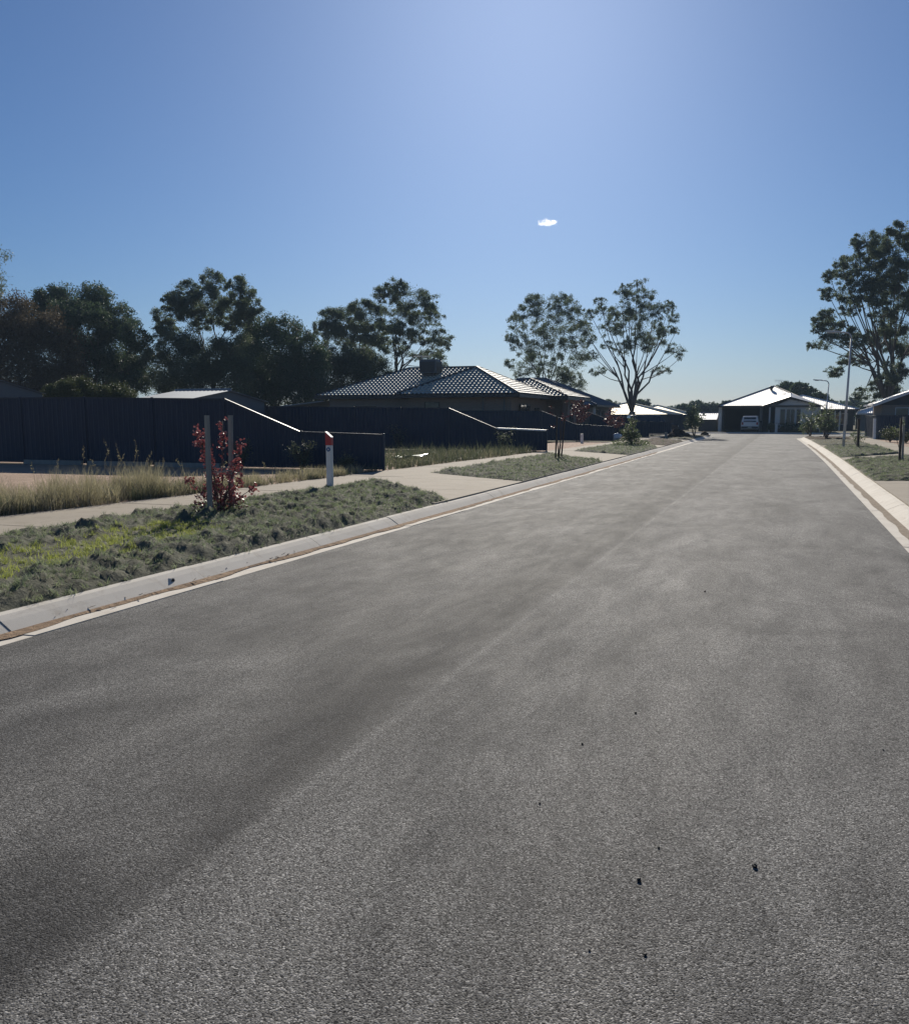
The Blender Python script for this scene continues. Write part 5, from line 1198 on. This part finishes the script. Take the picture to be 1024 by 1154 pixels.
sapling('young_tree', 'small green tree on the left verge near the cross street', 'young tree', 782.5, 491.5, None, [(782, 459, .3, 1.0), (775, 470, .4, 1.0), (789, 468, .4, 1.0), (780, 464, .4, 1.0)], 'sapling_leaf', 1500, 0.17, 0.08, 0.75, seed=9, r=0.04)
sapling('young_tree', 'leafy street tree with bare lower trunk, right of the far street lamp', 'young tree', 931.5, 494.5, None, [(931, 461, .45, 1.0), (923, 470, .5, 1.0), (940, 470, .5, 1.0), (934, 466, .45, 1.0), (927, 478, .5, 1.0), (938, 480, .5, 1.0)], 'sapling_leaf', 2100, 0.14, 0.06, 0.7, seed=10, r=0.045)
sapling('young_tree', 'wispy grey green young tree around the far street lamp', 'young tree', 913, 491.5, 77.5, [(914, 457, .3, 1.0), (907, 468, .3, 1.0), (920, 466, .3, 1.0), (906, 480, .3, 1.0), (917, 478, .3, 1.0)], 'sapling_leaf', 1700, 0.15, 0.06, 0.75, seed=11, r=0.04)
sapling('bare_sapling', 'thin sapling tied to the pair of stakes at the right edge', 'sapling', 1015, 520.5, None, [(1016, 474, .6, 1.0), (1009, 482, .6, 1.0)], 'sapling_leaf', 90, 0.07, 0.03, 0.18, seed=12, r=0.016)
sapling('leafy_sapling', 'small leafy sapling at the foot of the lone right stake', 'sapling', 964, 504, None, [(961, 489, .3, 1.0), (968, 484, .4, 1.0), (972, 491, .4, 1.0)], 'sapling_leaf', 420, 0.09, 0.035, 0.35, seed=13, r=0.015)
def bush(label, px, py, Y, rx, h, leaf, n, L, w, seed, name='weed_bush', cat='shrub', group=None):
    q = on_ground(px, py, 0.125) if Y is None else at(px, py, Y); q.z = 0.125; rnd = random.Random(seed)
    t = thing(name, label, cat, tuple(q), group); wd = MB(); Ps = []
    for k in range(16):
        th = rnd.uniform(0, 6.28); e = q + Vector((math.cos(th) * rx * rnd.uniform(.2, 1), math.sin(th) * rx * rnd.uniform(.2, 1), h * rnd.uniform(.45, 1.05)))
        pts = [q, q.lerp(e, .5) + Vector((0, 0, h * .15)), e]; wd.tube(pts, [0.012, .008, .003], 4, cap=False)
        for _ in range(n // 16): Ps.append(pts[1].lerp(e, rnd.uniform(-.4, 1)) + Vector((rnd.gauss(0, 1), rnd.gauss(0, 1), rnd.gauss(0, 1))) * rx * .17)
    wd.build('stem', M['twig'], t); P = np.array([tuple(p) for p in Ps]); V, F = leaf_cards(P, L, w, -0.2); np_obj('leaves', V, F, M[leaf], t, tint=RNG.uniform(0, 1, len(F)))
bush('bushy roadside weed against the low end of the near fence, left of the guide post', 341, 531, None, 0.55, 0.75, 'weed_blade', 900, 0.12, 0.018, 61)
bush('dark drooping weed at the foot of the near fence behind the right timber stake', 273, 530, None, 0.45, 0.85, 'olive_leaf', 500, 0.10, 0.02, 62)
bush('low pale weed right of the guide post', 388, 532, None, 0.45, 0.42, 'weed_blade', 700, 0.12, 0.02, 63)
bush('tall weed with pale tips in front of the second fence', 448, 508, 38.6, 0.5, 1.1, 'weed_blade', 300, 0.12, 0.03, 64)
bush('dark weed under the glinting low fence end', 568, 503, 38.4, 0.5, 1.0, 'weed_blade', 320, 0.12, 0.03, 65)
bush('low dark green garden bush at the right edge, left one', 1003, 494, 62, 0.8, 0.8, 'hedge_leaf', 900, 0.11, 0.05, 66, 'garden_shrub')
bush('low dark green garden bush at the right edge, right one', 1021, 494, 60, 0.7, 0.75, 'hedge_leaf', 900, 0.10, 0.045, 67, 'garden_shrub')
bush('low dark hedge plant under the windows of the end house', 893, 485, 102.6, 1.6, 0.75, 'dense_leaf', 1400, 0.2, 0.1, 68, 'garden_shrub')
bush('low dark plant beside the entry of the end house', 868, 485, 102.9, 0.8, 0.9, 'dense_leaf', 800, 0.2, 0.1, 69, 'garden_shrub')

# mound of dark soil on the fourth verge
mq = on_ground(762, 493, 0.17); md = MB(); md.blob((mq.x, mq.y + 1.0, 0.10), (0.75, 1.5, 0.62), 4, 0.35, 2.3, seed=4); o = md.build('soil_mound', M['dark_soil'], org=(mq.x, mq.y, 0.12), smooth=True); tag(o, 'mound of dark soil dumped on the fourth left verge', 'soil heap')
mq = on_ground(806, 487.5, 0.15); md = MB(); md.blob((mq.x, 82.0, 0.10), (0.32, 0.4, 0.36), 3, 0.35, 2.3, seed=9); o = md.build('soil_mound', M['dark_soil'], org=(mq.x, 82.0, 0.12), smooth=True); tag(o, 'small dark heap of soil at the left corner of the cross street', 'soil heap')
bq = at(694.7, 487.5, 61.5); md = MB(); md.blob((bq.x, 61.5, 0.34), (0.32, 0.25, 0.26), 3, 0.5, 2.0, seed=2); tag(md.build('plastic_bag', M['plastic_bag'], org=(bq.x, 61.5, 0.1), smooth=True), 'small white lumpy bag on the ground beyond the third fence end', 'bag')
# crumpled sheet in the weeds of the second lot
sq = on_ground(462, 518, 0.2); vs = []; fs = []
for i in range(9):
    for j in range(5):
        vs.append((sq.x - 0.55 + 1.1 * i / 8 + 0.05 * fbm(i, j, .7, 2), sq.y - 0.3 + 0.6 * j / 4, 0.26 + 0.10 * fbm(i, j, .45, 1) + 0.012 * i))
for i in range(8):
    for j in range(4): a = i * 5 + j; fs.append((a, a + 5, a + 6, a + 1))
sh = MB(); sh.add(vs, fs); so = sh.build('plastic_sheet', M['green_sheet'], org=(sq.x, sq.y, 0.13), smooth=True); tag(so, 'crumpled pale green plastic sheet lying in the weeds', 'plastic sheet')
sm = so.modifiers.new('thickness', 'SOLIDIFY'); sm.thickness = 0.012

# black gumnuts scattered on the asphalt
PB_ = [(720, 993, 0.011, 'larger black gumnut on the asphalt, left one of the two biggest'), (850, 978, 0.012, 'larger black gumnut on the asphalt, right one of the two biggest'), (742, 956, 0.006, 'small black speck between the two biggest gumnuts'), (608, 906, 0.006, 'small black gumnut farthest left on the asphalt'),
       (656, 839, 0.007, 'small black gumnut left of the highest middle one'), (716, 804, 0.009, 'black gumnut in the middle of the road, above the others'), (664, 1072, 0.005, 'tiny black gumnut near the bottom, left one'), (727, 1077, 0.007, 'small black gumnut nearest the bottom edge'), (794, 667, 0.012, 'black gumnut far up the road'), (995, 846, 0.006, 'small black gumnut nearest the right edge')]
for k, (px, py, r, lb) in enumerate(PB_):
    q = on_ground(px, py, 0.0); m = MB(); r *= 0.72; m.blob((q.x, q.y, r * 0.75), (r, r * 1.25, r * 0.9), 2, 0.5, 1.6, seed=k); tag(m.build('gumnut', M['stone'], org=(q.x, q.y, 0)), lb, 'gumnut', 'black gumnuts scattered on the road')

# the one small cloud
def cloud(label, px, py, Y, parts, seed):
    m, nt, p = nodes_of('cloud_vapour'); nt.nodes.remove(p); vs_ = N(nt, 'ShaderNodeVolumePrincipled'); set_in(vs_, Density=0.16, Anisotropy=0.5); vs_.inputs['Color'].default_value = (1, 1, 1, 1)
    nt.links.new(math_n(nt, 'MULTIPLY', ramp(nt, noise_n(nt, coords(nt), 0.22, 4, 0.6), 0.40, 0.62), 0.22), vs_.inputs['Density'])
    nt.links.new(vs_.outputs[0], nt.nodes['Material Output'].inputs['Volume'])
    c = at(px, py, Y); k = px_size(px, Y); mb = MB()
    for i, (dx, dz, rx, rz_) in enumerate(parts): mb.blob((c.x + dx * k, c.y + (i % 3 - 1) * 3 * k, c.z + dz * k), (rx * k, rx * k * 0.9, rz_ * k), 4, 0.9, 2.3, seed=seed + i)
    tag(mb.build('cloud', m, org=tuple(c)), label, 'cloud')
cloud('single small white cloud alone in the blue sky', 617, 251, 900, [(-6, 0.6, 3.6, 2.2), (-1.5, 1.2, 4.2, 2.8), (3.5, 0.8, 4.2, 2.4), (8, -0.2, 3.2, 1.6), (0.5, -1.0, 7, 1.6), (-9, -0.6, 2.4, 1.2)], 3)

# ------------------------------------------------------------------ haze added to lift the shade
hm, hnt, hp = nodes_of('shade_lift_haze'); hnt.nodes.remove(hp); hv = N(hnt, 'ShaderNodeVolumePrincipled')
set_in(hv, Density=0.00034, Anisotropy=0.0); hv.inputs['Color'].default_value = (0.55, 0.76, 1.0, 1)
hnt.links.new(hv.outputs[0], hnt.nodes['Material Output'].inputs['Volume'])
hz = MB(); hz.box(-910, 910, -260, 1010, -1.5, 34.0); tag(hz.build('haze', hm), 'thin blue haze added to lift shade over the whole scene', 'haze', kind='stuff')
